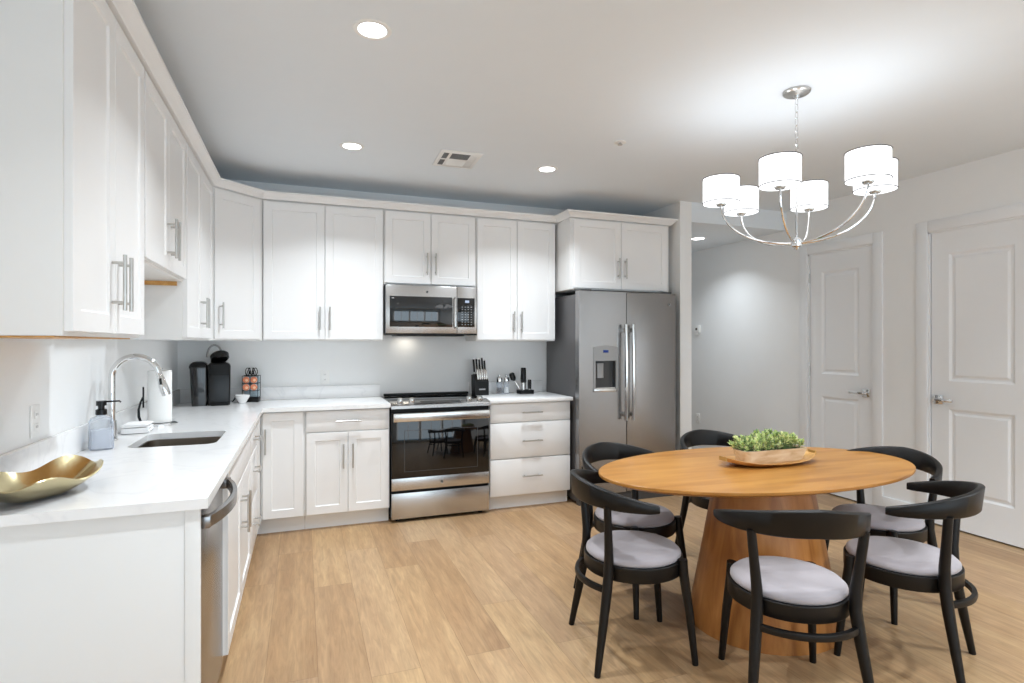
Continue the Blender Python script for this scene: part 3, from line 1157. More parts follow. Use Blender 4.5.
can_light('round recessed light in the ceiling nearest the camera', 0.270, 2.385, ZC)
can_light('round recessed light in the ceiling above the coffee corner', 0.304, 3.838, ZC)
can_light('round recessed light in the ceiling above the drawers by the refrigerator', 1.701, 3.841, ZC)
can_light('small recessed light in the lower hallway ceiling', 3.93, 4.93, 2.483, r=0.085, k=0.40)
# extra cans added out of view to brighten the room
can_light('added recessed light out of view, in line with the sink-side row', 0.28, 0.93, ZC, k=0.80)
can_light('added recessed light, unseen behind the camera toward the doors', 3.2, -0.3, ZC, k=1.7)
can_light('added recessed light out of view, between the other added ones', 1.7, 0.93, ZC, k=0.45)
can_light('added recessed light near the doors, out of view', 3.9, 0.6, ZC, k=1.6)

vt = thing('ceiling_vent', 'white rectangular air vent in the ceiling', 'vent', (1.018, 3.853, ZC), math.radians(-2))
bx(-0.145, 0.145, -0.170, 0.170, -0.008, -0.0005, 0.003).build('frame', M_WHITEP, vt)
for gx0, gx1, gy0, gy1 in ((-0.118, -0.082, -0.128, -0.014), (-0.118, -0.082, 0.014, 0.128), (-0.062, 0.066, -0.128, -0.020)):
    g = bx(gx0, gx1, gy0, gy1, -0.0086, -0.0081).build('grille_opening', M_DKGREY, vt)
    m = MB()
    k = gy0 + 0.010
    while k < gy1 - 0.004:
        m.box(gx0, gx1, k, k + 0.003, -0.0098, -0.0087)
        k += 0.016
    m.build('louvers', M_GREYP, g)
m = MB()
for k in range(8):
    m.box(-0.062, 0.066, 0.006 + k * 0.016, 0.016 + k * 0.016, -0.0105, -0.0081, 0.0008)
for k in range(4):
    m.box(0.076 + k * 0.012, 0.084 + k * 0.012, -0.128, 0.128, -0.0105, -0.0081, 0.0008)
m.build('white_louvers', M_WHITEP, vt)
sp = thing('sprinkler', 'small white sprinkler cap in the ceiling between the lights and chandelier', 'sprinkler', (1.913, 3.163, ZC))
MB().lathe([(0.040, -0.0005), (0.040, -0.004), (0.034, -0.006), (0.0, -0.006)], seg=28, cap0=False).build('cover', M_WHITEP, sp)
MB().lathe([(0.008, -0.006), (0.008, -0.016), (0.016, -0.017), (0.016, -0.019), (0.0, -0.019)], seg=16, cap0=False).build('head', M_NICKEL, sp)

# ------------------------------------------------------------------ chandelier
HUB = Vector((2.378, 2.212, 1.885))
ch = thing('chandelier', 'chrome six-arm chandelier with lit white drum shades above the table', 'chandelier', (HUB.x, HUB.y, ZC))


def L_(p):
    return (p[0] - HUB.x, p[1] - HUB.y, p[2] - ZC)


MB().lathe([(0.066, -0.0005), (0.066, -0.010), (0.060, -0.016), (0.016, -0.022), (0.012, -0.035), (0.0, -0.035)], seg=36, cap0=False).build('canopy', M_NICKEL, ch)
m = MB()
z = -0.036
k = 0
while z > -0.30:
    pts = []
    for i in range(16):
        a = 2 * PI * i / 16
        u, v = 0.0085 * math.cos(a), 0.021 * math.sin(a)
        pts.append((u if k % 2 == 0 else 0.0, 0.0 if k % 2 == 0 else u, z - 0.019 + v))
    m2 = MB()
    m.tube(pts, 0.0022, 6, closed=True)
    m2.bm.free()
    z -= 0.034
    k += 1
m.build('chain', M_CHROME, ch)
zr = z + 0.008
m = MB().cyl((0, 0, zr), (0, 0, HUB.z - ZC), 0.0065, seg=14)
m.build('rod', M_CHROME, ch)
MB().lathe([(0.0, -0.035), (0.010, -0.032), (0.014, -0.022), (0.026, -0.016), (0.028, 0.012), (0.016, 0.022), (0.008, 0.03), (0.0, 0.03)], (0, 0, HUB.z - ZC), seg=24).build('hub', M_CHROME, ch)
SH = [(2.116, 2.465), (2.376, 2.600), (2.146, 2.093), (2.656, 2.385), (2.456, 1.881), (2.649, 1.992)]
SZ = 2.125
for (sx, sy) in SH:
    d = Vector((sx - HUB.x, sy - HUB.y))
    D = d.length
    d /= D
    pts = []
    for k in range(19):
        a = PI / 2 * k / 18
        pts.append(L_((HUB.x + d.x * (0.018 + (D - 0.018) * math.sin(a)), HUB.y + d.y * (0.018 + (D - 0.018) * math.sin(a)), HUB.z + (SZ - 0.012 - HUB.z) * (1 - math.cos(a)))))
    arm = MB().tube(pts, 0.0052, 10).build('arm', M_CHROME, ch)
    c = L_((sx, sy, SZ))
    MB().lathe([(0.0, -0.014), (0.022, -0.014), (0.027, -0.006), (0.027, -0.003), (0.0, -0.003)], c, seg=24).build('socket_cup', M_NICKEL, arm)
    s = MB().lathe([(0.090, 0.0), (0.093, 0.0), (0.093, 0.135), (0.090, 0.135), (0.090, 0.0)], c, seg=40, cap0=False, cap1=False).build('lamp_shade', M_SHADE, ch)
    MB().lathe([(0.030, 0.004), (0.0895, 0.004)], c, seg=40, cap0=False, cap1=False).build('diffuser', M_DIFF, s)
    m = MB()
    for zz in (0.002, 0.133):
        m.tube([(c[0] + 0.0945 * math.cos(a), c[1] + 0.0945 * math.sin(a), c[2] + zz) for a in [2 * PI * k / 40 for k in range(40)]], 0.0022, 6, closed=True)
    m.build('trim_band', M_BANDG, s)
    ld = bpy.data.lights.new('bulb', 'POINT')
    ld.energy = BULB_W
    ld.color = (0.88, 0.94, 1.0)
    ld.shadow_soft_size = 0.03
    lo = bpy.data.objects.new('bulb', ld)
    lo.location = (c[0], c[1], c[2] + 0.100)
    COL.objects.link(lo)
    lo.parent = ch
    ld = bpy.data.lights.new('bulb_down', 'SPOT')
    ld.energy = DOWN_W
    ld.color = (0.88, 0.94, 1.0)
    ld.spot_size = math.radians(150)
    ld.spot_blend = 0.4
    ld.shadow_soft_size = 0.018
    lo = bpy.data.objects.new('bulb_down', ld)
    lo.location = (c[0], c[1], c[2] + 0.095)
    COL.objects.link(lo)
    lo.parent = ch

# ------------------------------------------------------------------ dining table
TC = (2.200, 2.280)
TZ = 0.745
tb = thing('dining_table', 'oval oak dining table on a solid tapered pedestal', 'table', (TC[0], TC[1], 0))
m = MB()
NSEG = 96
rings = []
for d, z in ((-0.055, TZ - 0.034), (-0.004, TZ - 0.016), (0.0, TZ - 0.012), (0.0, TZ - 0.002), (-0.002, TZ)):
    rings.append([((0.880 + d) * math.cos(2 * PI * k / NSEG), (0.490 + d) * math.sin(2 * PI * k / NSEG), z) for k in range(NSEG)])
m.rings(rings)
o = m.build('tabletop', M_TABLE, tb)
o.rotation_euler.z = math.radians(-2.3)
m = MB()
rings = []
for a, b, z in ((0.365, 0.335, 0.0), (0.365, 0.335, 0.004), (0.240, 0.205, TZ - 0.0345)):
    rings.append([(-0.050 + a * math.cos(2 * PI * k / 64), -0.075 + b * math.sin(2 * PI * k / 64), z) for k in range(64)])
m.rings(rings)
m.build('pedestal', M_PED, tb)

# ------------------------------------------------------------------ chairs (local +x = facing)
def make_chair():
    r = thing('dining_chair', 'x', 'chair', (0, 0, 0), 0, 'black chairs around the oval table')
    # padded seat
    m = MB().lathe([(0.0, 0.428), (0.206, 0.428), (0.211, 0.434), (0.210, 0.444), (0.197, 0.456), (0.145, 0.464), (0.0, 0.468)], seg=48)
    m.build('seat', M_VELVET, r, sharp=70)
    m = MB().lathe([(0.197, 0.366), (0.218, 0.366), (0.220, 0.369), (0.220, 0.425), (0.218, 0.4275), (0.0, 0.4275), (0.0, 0.41), (0.197, 0.41)], seg=48, cap0=False, cap1=False)
    m.rings([[(0.197 * math.cos(2 * PI * k / 48), 0.197 * math.sin(2 * PI * k / 48), z) for k in range(48)] for z in (0.41, 0.366)], cap0=False, cap1=False)
    m.build('seat_ring', M_CHAIR, r)
    for s in (1, -1):
        m = MB().tube([(0.208, 0.192 * s, 0.0), (0.188, 0.178 * s, 0.22), (0.168, 0.164 * s, 0.38), (0.164, 0.162 * s, 0.440)], [0.0135, 0.018, 0.021, 0.021], 12)
        m.build('front_leg', M_CHAIR, r)
    for s in (1, -1):
        P_ = [(-0.232, 0.221 * s, 0.0), (-0.205, 0.200 * s, 0.16), (-0.182, 0.184 * s, 0.30), (-0.169, 0.174 * s, 0.40), (-0.168, 0.176 * s, 0.48), (-0.175, 0.188 * s, 0.58), (-0.182, 0.200 * s, 0.69)]
        m = MB().tube(P_, [0.0135, 0.018, 0.021, 0.022, 0.020, 0.0175, 0.0165], 12)
        m.build('rear_leg', M_CHAIR, r)
    # curved stretcher between the rear legs
    pts = []
    for k in range(15):
        a = math.radians(135 + 90 * k / 14)
        pts.append((0.252 * math.cos(a), 0.252 * math.sin(a), 0.335))
    rings = []
    for k, p in enumerate(pts):
        a = math.radians(135 + 90 * k / 14)
        u = (math.cos(a), math.sin(a))
        rings.append([(p[0] + u[0] * i, p[1] + u[1] * i, p[2] + j) for i, j in ((-0.008, -0.012), (0.008, -0.012), (0.011, 0.0), (0.008, 0.012), (-0.008, 0.012), (-0.011, 0.0))])
    MB().rings(rings).build('stretcher', M_CHAIR, r)
    # curved back rail, tall at the back and tapering to the arm tips
    rings = []
    n = 44
    for k in range(n + 1):
        a = math.radians(87 + 186 * k / n)
        s = abs(math.degrees(a) - 180) / 93.0
        zt = 0.790 - 0.085 * s ** 1.5
        zb = 0.688 - 0.016 * s
        if s > 0.93:
            zb += 0.004 * (s - 0.93) / 0.07
        th = 0.013
        Rb = 0.262 + 0.006 * s
        Rt = Rb + 0.010 * (1 - s)
        c_, s_ = math.cos(a), math.sin(a)
        e = 0.005
        sec = [(Rb - th, zb + e), (Rb - th + e, zb), (Rb + th - e, zb), (Rb + th, zb + e), (Rt + th, zt - e), (Rt + th - e, zt), (Rt - th + e, zt), (Rt - th, zt - e)]
        rings.append([(q * c_, q * s_, z) for q, z in sec])
    MB().rings(rings).build('backrest', M_CHAIR, r, sharp=50)
    return r


CH = [(1.409, 2.220, -12.5, 'black round-seat chair at the left end of the table, nearest the camera on that side'),
      (1.798, 1.719, 65.6, 'black chair in the front centre, its back toward the camera and pedestal behind it'),
      (2.472, 1.738, 117.3, 'black chair at front right, facing left, foremost of the two by the right door'),
      (2.885, 2.160, -171.0, 'black chair at the right end of the table, in front of the white door'),
      (1.700, 2.665, -77.6, 'black chair behind the left end of the table, in front of the refrigerator'),
      (2.500, 2.860, -93.0, 'black chair behind the table toward the hallway, mostly hidden by the tabletop and planter')]
base = make_chair()
for i, (x, y, a, lab) in enumerate(CH):
    o = base if i == 0 else copy_tree(base)
    o.location = (x, y, 0)
    o.rotation_euler = (0, 0, math.radians(a))
    o['label'] = lab

# ------------------------------------------------------------------ tray and planter on the table
TA = math.radians(-2)
tr = thing('serving_tray', 'boat-shaped wooden tray with raised ends on the table, under the planter', 'tray', (2.288, 2.305, TZ + 0.0005), TA)
m = MB()
n = 24
rings = []
for k in range(n + 1):
    u = -1 + 2 * k / n
    x = 0.285 * u
    wv = 0.088 * (1 - abs(u) ** 3.2) + 0.030
    lift = 0.030 * abs(u) ** 2.6
    rings.append([(x, -wv, 0.018 + lift), (x, -wv + 0.006, 0.019 + lift), (x, -wv * 0.72, 0.009 + lift), (x, 0, 0.007 + lift), (x, wv * 0.72, 0.009 + lift), (x, wv - 0.006, 0.019 + lift), (x, wv, 0.018 + lift),
                  (x, wv * 0.7, 0.0 + lift), (x, 0, 0.0 + lift), (x, -wv * 0.7, 0.0 + lift)])
m.rings(rings)
m.build('board', M_TRAYW, tr, sharp=50)
m = MB()
for s in (-1, 1):
    m.rings([[(s * 0.2865, y, 0.030), (s * 0.2895, y, 0.030), (s * 0.2895, y, 0.051), (s * 0.2865, y, 0.051)] for y in (-0.028, 0.028)])
m.build('end_cap', mat('pale_brass', rgb(200, 180, 130), 0.3, 1.0), tr)
pl = thing('planter', 'low washed-wood trough of small green leaves in the middle of the table', 'plant', (2.294, 2.305, TZ + 0.0080), TA)
m = MB()
rings = []
for hx, hy, z in ((0.180, 0.050, 0.0), (0.203, 0.062, 0.070), (0.191, 0.050, 0.070), (0.185, 0.046, 0.055)):
    rings.append([(x, y, z) for x, y in rrect(-hx, hx, -hy, hy, 0.03)])
m.rings(rings)
m.build('trough', M_TROUGH, pl, sharp=40)
MB().prism(rrect(-0.183, 0.183, -0.045, 0.045, 0.03), 0.0565, 0.062).build('moss', M_SOIL, pl)
ml = [MB(), MB(), MB()]
for q in range(150):
    bx0 = random.uniform(-0.198, 0.198)
    by0 = random.uniform(-0.06, 0.06)
    hgt = 0.070 + random.uniform(0.02, 0.085) * (1 - 0.35 * abs(bx0) / 0.19)
    c0 = Vector((bx0, by0, hgt))
    axis = Vector((bx0 * 2.0 + random.uniform(-.4, .4), by0 * 7 + random.uniform(-.5, .5), 1)).normalized()
    t1 = axis.orthogonal().normalized()
    t2 = axis.cross(t1)
    for lf in range(9):
        a = lf * 2.4 + random.uniform(-.3, .3)
        el = 0.25 + 0.11 * lf
        dirv = ((t1 * math.cos(a) + t2 * math.sin(a)) * math.cos(el) + axis * math.sin(el)).normalized()
        ln = random.uniform(0.017, 0.027)
        wd = ln * 0.27
        sd = dirv.cross(axis)
        if sd.length < 0.05:
            sd = t1
        sd = sd.normalized()
        nn = sd.cross(dirv).normalized()
        mm = random.choices(ml, (5, 4, 2))[0]
        b0 = c0 - axis * (0.016 - 0.002 * lf)
        pts = [b0, b0 + dirv * ln * .5 + sd * wd, b0 + dirv * ln, b0 + dirv * ln * .5 - sd * wd, b0 + dirv * ln * .5 + nn * wd * .35, b0 + dirv * ln * .5 - nn * wd * .35]
        vv = [mm.bm.verts.new(p) for p in pts]
        for f in ((0, 1, 4), (1, 2, 4), (2, 3, 4), (3, 0, 4), (1, 0, 5), (2, 1, 5), (3, 2, 5), (0, 3, 5)):
            mm.bm.faces.new([vv[i] for i in f])
    ml[2].tube([(bx0 * .9, by0 * .7, 0.05), tuple(c0 - axis * 0.01)], [0.0012, 0.0009], 5)
fo = ml[0].build('foliage', M_LEAF, pl)
ml[1].build('pale_leaves', M_LEAF2, fo)
ml[2].build('dark_leaves', M_LEAFD, fo)

# ------------------------------------------------------------------ things on the left counter
CZ = 0.9145
# gold leaf bowl
bw = thing('bowl', 'gold hammered metal bowl with a wavy rim at the near end of the counter', 'bowl', (-0.742, 2.075, CZ), math.radians(74))
m = MB()
NS, NR = 96, 10


def bowl_pt(a, t, off=0.0):
    ca_, sa_ = math.cos(a), math.sin(a)
    wave = math.sin(5 * a + 0.9)
    rx = 0.205 * (1 + 0.07 * wave * t + 0.10 * max(0, math.cos(a + 0.5)) ** 10)
    ry = 0.128 * (1 + 0.06 * wave * t)
    rim = 0.058 + 0.013 * math.sin(5 * a - 0.4) + 0.012 * abs(ca_) ** 3
    fl = 0.34 + 0.66 * t
    return (rx * ca_ * fl, ry * sa_ * fl, rim * t ** 1.7 + off + 0.001)


rings = [[bowl_pt(2 * PI * k / NS, t / NR) for k in range(NS)] for t in range(NR + 1)]
rings += [[(lambda p: (p[0] * 0.985, p[1] * 0.975, p[2] + 0.003))(bowl_pt(2 * PI * k / NS, t / NR)) for k in range(NS)] for t in range(NR, -1, -1)]
m.rings(rings)
m.build('shell', M_GOLD, bw, sharp=70)

# faucet
fc = thing('faucet', 'tall chrome gooseneck kitchen faucet with pull-down spray head', 'faucet', (-0.842, 3.150, CZ))
MB().lathe([(0.026, 0.0), (0.026, 0.006), (0.022, 0.010), (0.020, 0.09), (0.018, 0.095), (0.0, 0.095)], seg=28).build('base', M_CHROME, fc)
pts = [(0, 0, 0.095), (0, 0, 0.20), (0, 0, 0.297)]
Rr = 0.096
for k in range(1, 20):
    a = PI - (PI * 0.93) * k / 19
    pts.append((Rr + Rr * math.cos(a), 0, 0.297 + Rr * math.sin(a)))
MB().tube(pts, 0.0145, 16).build('spout', M_CHROME, fc)
e1 = Vector(pts[-1])
dv = (e1 - Vector(pts[-2])).normalized()
sp_ = MB().tube([e1, e1 + dv * 0.02, e1 + dv * 0.025, e1 + dv * 0.10, e1 + dv * 0.118], [0.0135, 0.0135, 0.016, 0.020, 0.018], 18).build('spray_head', M_CHROME, fc)
q = e1 + dv * 0.05
MB().tube([q + Vector((-0.004, -0.017, 0.018)), q + Vector((0.0, -0.019, -0.012))], [0.006, 0.0055], 10).build('spray_button', M_BLACKP, sp_)
m = MB().cyl((0, -0.018, 0.062), (0, -0.034, 0.062), 0.013)
m.tube([(0, -0.034, 0.062), (0.004, -0.040, 0.075), (0.010, -0.042, 0.15)], [0.006, 0.006, 0.0045], 10)
m.build('lever', M_CHROME, fc)

# soap dispenser
sd_ = thing('soap_dispenser', 'square ribbed clear glass soap dispenser with a black pump beside the faucet', 'soap dispenser', (-0.815, 2.905, CZ), math.radians(20))
m = MB()
rings = []


def ribbed(hw, z, rib=0.0012, n=48):
    out = []
    for k in range(n):
        a = 2 * PI * k / n
        c_, s_ = math.cos(a), math.sin(a)
        rr = hw / (abs(c_) ** 6 + abs(s_) ** 6) ** (1 / 6) + rib * (1 if k % 2 else -1)
        out.append((rr * c_, rr * s_, z))
    return out


for hw, z, rb in ((0.040, 0.0, 0), (0.043, 0.005, .0012), (0.043, 0.115, .0012), (0.038, 0.132, .0006), (0.020, 0.142, 0), (0.015, 0.148, 0)):
    rings.append(ribbed(hw, z, rb))
m.rings(rings)
m.build('bottle', M_GLASS, sd_, sharp=60)
MB().rings([ribbed(0.0375, z, 0, 36) for z in (0.006, 0.085)]).build('soap', M_SOAP, sd_)
m = MB().lathe([(0.021, 0.1485), (0.021, 0.170), (0.012, 0.174), (0.012, 0.186), (0.019, 0.188), (0.019, 0.208), (0.0, 0.208)], seg=24)
m.build('pump_head', M_BLACKP, sd_)
MB().tube([(0.015, 0, 0.203), (0.065, 0.004, 0.203), (0.070, 0.004, 0.197)], [0.004, 0.0035, 0.0035], 8).build('spout', M_BLACKP, sd_)

# folded cloth
m = MB()
for k, (w_, d_) in enumerate(((0.062, 0.085), (0.060, 0.082), (0.057, 0.080))):
    z0 = 0.014 * k
    rings = []
    for j in range(9):
        u = -1 + 2 * j / 8
        rings.append([(x + 0.003 * math.sin(5 * u + k), u * d_, z0 + zz + 0.0025 * math.sin(3 * u + k * 1.7) + 0.003) for x, zz in ((-w_, 0.002), (-w_ * .8, 0), (w_ * .8, 0), (w_, 0.004), (w_, 0.009), (w_ * .8, 0.013), (-w_ * .8, 0.013), (-w_, 0.010))])
    m.rings(rings)
tag(m.build('folded_cloth', M_CLOTH, None, (-0.799, 3.41, CZ), math.radians(4), sharp=60), 'folded white cloth lying on the counter behind the faucet', 'cloth')

# paper towel
PT = (-0.752, 3.665)
ph = thing('paper_towel_holder', 'chrome paper towel stand with a black curved arm behind the sink', 'towel holder', (PT[0], PT[1], CZ))
MB().lathe([(0.088, 0.0), (0.088, 0.007), (0.078, 0.012), (0.0, 0.013)], seg=40).build('base', M_CHROME, ph)
m = MB().cyl((0, 0, 0.012), (0, 0, 0.318), 0.006, seg=12)
m.lathe([(0.007, 0.311), (0.016, 0.313), (0.016, 0.319), (0.0, 0.322)], seg=20)
m.build('post', M_CHROME, ph)
pts = [(-0.083, -0.020, 0.009), (-0.096, -0.022, 0.05), (-0.097, -0.022, 0.09), (-0.088, -0.021, 0.13), (-0.077, -0.019, 0.16)]
m = MB().tube(pts, [0.006, 0.007, 0.006, 0.005, 0.004], 10)
m.cyl((-0.0755, -0.019, 0.10), (-0.0755, -0.019, 0.215), 0.0045)
m.build('tension_arm', M_BLACKP, ph)
tag(MB().lathe([(0.057, 0.014), (0.059, 0.016), (0.059, 0.302), (0.057, 0.304), (0.020, 0.304), (0.020, 0.014), (0.057, 0.014)], seg=48, cap0=False, cap1=False).build('paper_towel_roll', M_PAPER, None, (PT[0], PT[1], CZ)), 'white paper towel roll standing on the chrome holder', 'paper towel')

# coffee maker
km = thing('coffee_maker', 'black single-serve coffee maker with its lid raised in the corner', 'coffee maker', (-0.640, 4.745, CZ), math.radians(6))


def slab_taper(m, x0, x1, y0, y1, z0, z1, r, tx=0.0, ty=0.0, dome=0.0):
    rings = [[(x, y, z0) for x, y in rrect(x0 + tx, x1 - tx, y0 + ty, y1 - ty, r)],
             [(x, y, z1 - dome) for x, y in rrect(x0, x1, y0, y1, r)]]
    if dome:
        for q in (0.35, 0.7, 1.0):
            d = dome * (1 - math.cos(q * PI / 2)) * 1.2
            rings.append([(x, y, z1 - dome + dome * math.sin(q * PI / 2)) for x, y in rrect(x0 + d, x1 - d, y0 + d, y1 - d, max(0.01, r - d * .5))])
    m.rings(rings)


m = MB()
slab_taper(m, -0.024, 0.130, -0.105, 0.125, 0.0, 0.315, 0.014, 0.004, 0.008, 0.03)
m.build('body', M_BLACKP, km, sharp=50)
m = MB()
m.rings([[(x, y, z) for x, y in rrect(-0.137 + tt, -0.0245, -0.102, 0.110, 0.014)] for z, tt in ((0.0, 0.014), (0.275, 0.0))])
m.build('water_tank', M_SMOKE, km, sharp=50)
m = MB()
slab_taper(m, -0.141, -0.0245, -0.103, 0.115, 0.2755, 0.322, 0.014, 0.0, 0.0, 0.034)
m.build('tank_lid', M_BLACKP, km, sharp=50)
m = MB()
slab_taper(m, -0.004, 0.122, -0.118, -0.1055, 0.225, 0.300, 0.005)
m.build('brew_front', M_BLACKM, km)
bx(0.0, 0.116, -0.130, -0.1055, 0.0, 0.022, 0.004).build('drip_tray', M_BLACKM, km)
m = MB()
m.lathe([(0.0, -0.03), (0.050, -0.03), (0.062, -0.018), (0.065, 0.012), (0.055, 0.024), (0.0, 0.028)], seg=28)
o = m.build('raised_lid', M_BLACKP, km, (0.056, 0.005, 0.356))
o.rotation_euler = (math.radians(-28), math.radians(-14), 0)
bx(-0.005, 0.095, 0.02, 0.075, 0.29, 0.350, 0.010).build('lid_hinge', M_BLACKM, km)
pts = [(-0.040 + 0.0, 0.0, 0.352)]
for k in range(15):
    a = PI * (1 - k / 14 * 0.92)
    pts.append((0.022 + 0.050 * math.cos(a), -0.01, 0.352 + 0.092 * math.sin(a)))
MB().tube(pts[1:], 0.0075, 10).build('lid_handle', M_GREYP, km)
pts = [(0.126, 0.09, 0.012), (0.150, 0.08, 0.012), (0.166, 0.07, 0.035), (0.162, 0.06, 0.045), (0.145, 0.05, 0.014), (0.14, 0.045, 0.004)]
sm = []
for i in range(len(pts) - 1):
    for t in range(4):
        sm.append(Vector(pts[i]).lerp(Vector(pts[i + 1]), t / 4))
MB().tube(sm, 0.003, 6).build('power_cord', M_BLACKM, km)

# small white bowl
wb = tag(MB().lathe([(0.024, 0.0), (0.027, 0.004), (0.050, 0.045), (0.055, 0.062), (0.052, 0.062), (0.046, 0.045), (0.022, 0.007), (0.0, 0.007)], seg=36, cap0=True, cap1=False).build('small_bowl', M_CERAM, None, (-0.432, 4.770, CZ)), 'little white ceramic bowl between coffee maker and pod rack', 'bowl')

# pod carousel
pc = thing('pod_carousel', 'small black tower rack of orange coffee pods beside the white bowl', 'pod rack', (-0.376, 4.865, CZ), math.radians(-8))
bx(-0.058, 0.058, -0.052, 0.052, 0.0, 0.035, 0.004).build('base', M_BLACKM, pc)
m = MB()
for x in (-0.056, 0.0, 0.056):
    m.cyl((x, -0.046, 0.035), (x, -0.046, 0.205), 0.0022, seg=8)
    m.cyl((x, 0.046, 0.035), (x, 0.046, 0.205), 0.0022, seg=8)
for z in (0.036, 0.088, 0.146, 0.203):
    for a, b in (((-0.056, -0.046), (0.056, -0.046)), ((0.056, -0.046), (0.056, 0.046)), ((0.056, 0.046), (-0.056, 0.046)), ((-0.056, 0.046), (-0.056, -0.046))):
        m.cyl((*a, z), (*b, z), 0.0022, seg=8)
m.build('wire_frame', M_BLACKM, pc)
m = MB()
for k in range(6):
    a0 = k * PI / 3
    pts = []
    for j in range(13):
        a = j / 12 * 2 * PI
        pts.append(((0.030 + 0.014 * math.cos(a)) * math.cos(a0 + 0.3 * math.sin(a)), (0.024 + 0.012 * math.cos(a)) * math.sin(a0), 0.234 + 0.030 * math.sin(a)))
    m.tube(pts, 0.0028, 6)
m.build('scroll_top', M_BLACKM, pc)
bx(-0.052, 0.052, 0.0, 0.040, 0.036, 0.200, 0.003).build('back_panel', mat('pale_packet', rgb(168, 186, 196), 0.5, var=0.4, vscale=120), pc)
ROT = math.radians(-8)
pod_labels = [('orange lidded pod at upper left of the pod rack', -0.0275, 0.147), ('orange lidded pod at upper right of the pod rack', 0.0285, 0.147),
              ('orange lidded pod at lower left of the pod rack', -0.0275, 0.0895), ('orange lidded pod at lower right of the pod rack', 0.0285, 0.0895)]
pod0 = None
for i, (lab, px_, pz_) in enumerate(pod_labels):
    if pod0 is None:
        m = MB().lathe([(0.025, 0.0), (0.0255, 0.001), (0.0255, 0.004), (0.0225, 0.005), (0.018, 0.042), (0.0, 0.042)], seg=24, cap0=False)
        pod0 = m.build('coffee_pod', M_WHITEP)
        m = MB().lathe([(0.0, -0.0015), (0.020, -0.0015), (0.0245, -0.0002)], seg=24, cap0=False, cap1=False)
        m.build('foil_lid', M_POD, pod0)
        m = MB().lathe([(0.0, -0.0022), (0.010, -0.0022), (0.0105, -0.0016)], (0.004, 0.003, 0), seg=16, cap0=False, cap1=False)
        m.build('lid_print', mat('pale_print', rgb(240, 196, 160), 0.5), pod0)
        o = pod0
    else:
        o = copy_tree(pod0)
    lx, ly = px_, -0.050
    o.location = (-0.376 + lx * math.cos(ROT) - ly * math.sin(ROT), 4.865 + lx * math.sin(ROT) + ly * math.cos(ROT), CZ + pz_ + 0.0265)
    o.rotation_euler = (-PI / 2, 0, ROT)
    tag(o, lab, 'coffee pod', 'pods in the rack')

# ------------------------------------------------------------------ things on the right counter
kb = thing('knife_block', 'slanted black knife block at the left end of the short counter', 'knife block', (1.484, 4.815, CZ))
m = MB()
# a wedge leaning back
m.rings([[(x, -0.055, 0.0), (x, -0.055, 0.118), (x, 0.020, 0.185), (x, 0.075, 0.172), (x, 0.060, 0.0)] for x in (-0.062, 0.062)])
m.build('block', M_BLACKM, kb, smooth=False)
bx(-0.028, 0.030, -0.0565, -0.0552, 0.046, 0.058).build('nameplate', M_GREYP, kb)
kn0 = None
spots = [(-0.048, 0.020, 0.140), (-0.022, 0.018, 0.145), (0.004, 0.020, 0.138), (0.028, 0.012, 0.160), (0.050, 0.012, 0.135),
         (-0.030, -0.030, 0.085), (-0.010, -0.030, 0.085), (0.010, -0.030, 0.085), (0.030, -0.030, 0.085), (0.048, -0.030, 0.080)]
names = ['tall knife at the left edge of the block', 'second tall knife from the left in the block', 'tall knife in the middle of the block back row',
         'longest knife right of centre in the block', 'tall knife at the right edge of the block',
         'short steak knife leftmost in the front row', 'second short steak knife in the front row', 'middle short steak knife in the front row',
         'fourth short steak knife in the front row', 'short steak knife rightmost in the front row']
for i, ((x, y, L), lab) in enumerate(zip(spots, names)):
    big = i < 5
    m = MB()
    m.box(-0.008, 0.008, -0.006, 0.006, 0.012, L, 0.003)
    z_s = 0.118 + (y + 0.055) * 0.89
    o = m.build('knife', M_BLACKP if big else M_SSH)
    bx(-0.0085, 0.0085, -0.0065, 0.0065, 0.0, 0.012, 0.001).build('bolster', M_SSH, o)
    if big:
        bx(-0.0082, 0.0082, -0.0062, 0.0062, L - 0.012, L - 0.002).build('end_cap', M_SSH, o)
        bx(-0.0065, 0.0065, -0.0012, 0.0012, -0.02, -0.0005).build('blade', M_SSH, o)
    else:
        bx(-0.005, 0.005, -0.001, 0.001, -0.02, -0.0005).build('blade', M_SSH, o)
    o.location = (1.484 + x, 4.815 + y, CZ + z_s + 0.004)
    o.rotation_euler = (math.radians(-14), 0, 0)
    tag(o, lab + (' with black handle' if big else ' with steel handle'), 'knife', 'knives in the block')

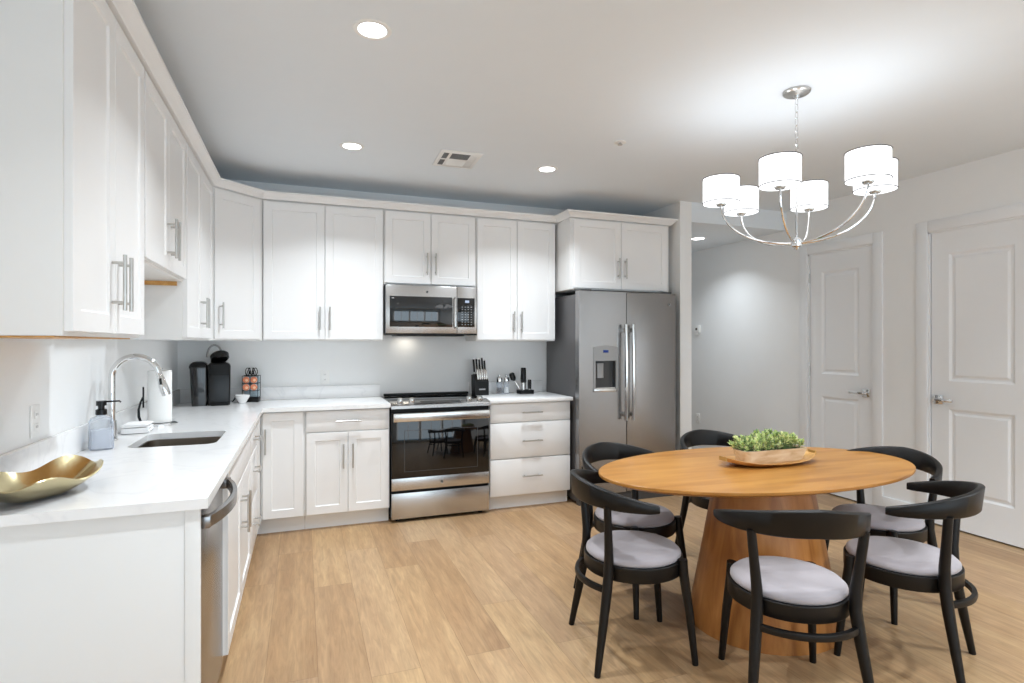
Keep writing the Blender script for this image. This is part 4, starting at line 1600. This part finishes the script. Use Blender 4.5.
# two shakers
def shaker_thing(label, x, y):
    r = thing('condiment_shaker', label, 'shaker', (x, y, CZ), 0, 'shakers on the short counter')
    r.scale = (1.25, 1.25, 1.25)
    MB().lathe([(0.024, 0.0), (0.026, 0.004), (0.020, 0.05), (0.022, 0.085), (0.0, 0.085)], seg=24).build('glass_body', M_GLASS, r)
    MB().lathe([(0.0, 0.004), (0.018, 0.006), (0.015, 0.045), (0.0, 0.047)], seg=20).build('contents', mat('peppercorn' if x < 1.70 else 'salt', rgb(70, 62, 58) if x < 1.70 else rgb(232, 230, 226), 0.8), r)
    MB().lathe([(0.023, 0.0855), (0.024, 0.10), (0.020, 0.118), (0.008, 0.124), (0.008, 0.130), (0.011, 0.136), (0.0, 0.142)], seg=24).build('metal_cap', M_CHROME, r)
    return r


shaker_thing('glass shaker of dark pepper, left of the pair beside the knife block', 1.670, 4.83)
shaker_thing('glass shaker of white salt, right of the pair beside the knife block', 1.742, 4.85)
# black topped wire whisk tool leaning on the caddy
cd = thing('bar_tool_caddy', 'low black tray holding bar tools near the refrigerator', 'caddy', (1.905, 4.79, CZ))
m = MB()
rings = []
for d, z in ((0.0, 0.0), (0.0, 0.034), (-0.006, 0.034), (-0.008, 0.012)):
    rings.append([(x, y, z) for x, y in rrect(-0.070 - d, 0.070 + d, -0.055 - d, 0.055 + d, 0.02)])
m.rings(rings)
m.build('tray', M_BLACKM, cd, sharp=40)
o = thing('wine_opener', 'tall black and silver electric wine opener standing in the black tray', 'opener', (1.890, 4.80, CZ + 0.0135))
MB().lathe([(0.022, 0.0), (0.022, 0.085), (0.0, 0.085)], seg=24).build('clear_base', M_SSH, o)
MB().lathe([(0.024, 0.0855), (0.026, 0.10), (0.024, 0.215), (0.020, 0.222), (0.0, 0.222)], seg=24).build('grip', M_BLACKP, o)
o = thing('bottle_stopper', 'short black vacuum stopper pump standing in the black tray', 'stopper', (1.945, 4.785, CZ + 0.0135))
MB().lathe([(0.015, 0.0), (0.015, 0.03), (0.0, 0.03)], seg=20).build('pump_base', M_SSH, o)
MB().lathe([(0.016, 0.0305), (0.017, 0.105), (0.013, 0.112), (0.0, 0.112)], seg=20).build('pump_grip', M_BLACKP, o)
o = thing('wine_pourer', 'slanted silver pourer with a round black head leaning in the black tray', 'pourer', (1.848, 4.770, CZ + 0.02))
m = MB().tube([(0.012, 0, 0.0), (-0.050, 0.01, 0.10)], [0.006, 0.005], 10)
m.build('stem', M_CHROME, o)
MB().tube([(-0.050, 0.01, 0.10), (-0.062, 0.012, 0.116), (-0.078, 0.014, 0.160), (-0.082, 0.014, 0.170)], [0.008, 0.025, 0.025, 0.016], 14).build('head', M_BLACKP, o)
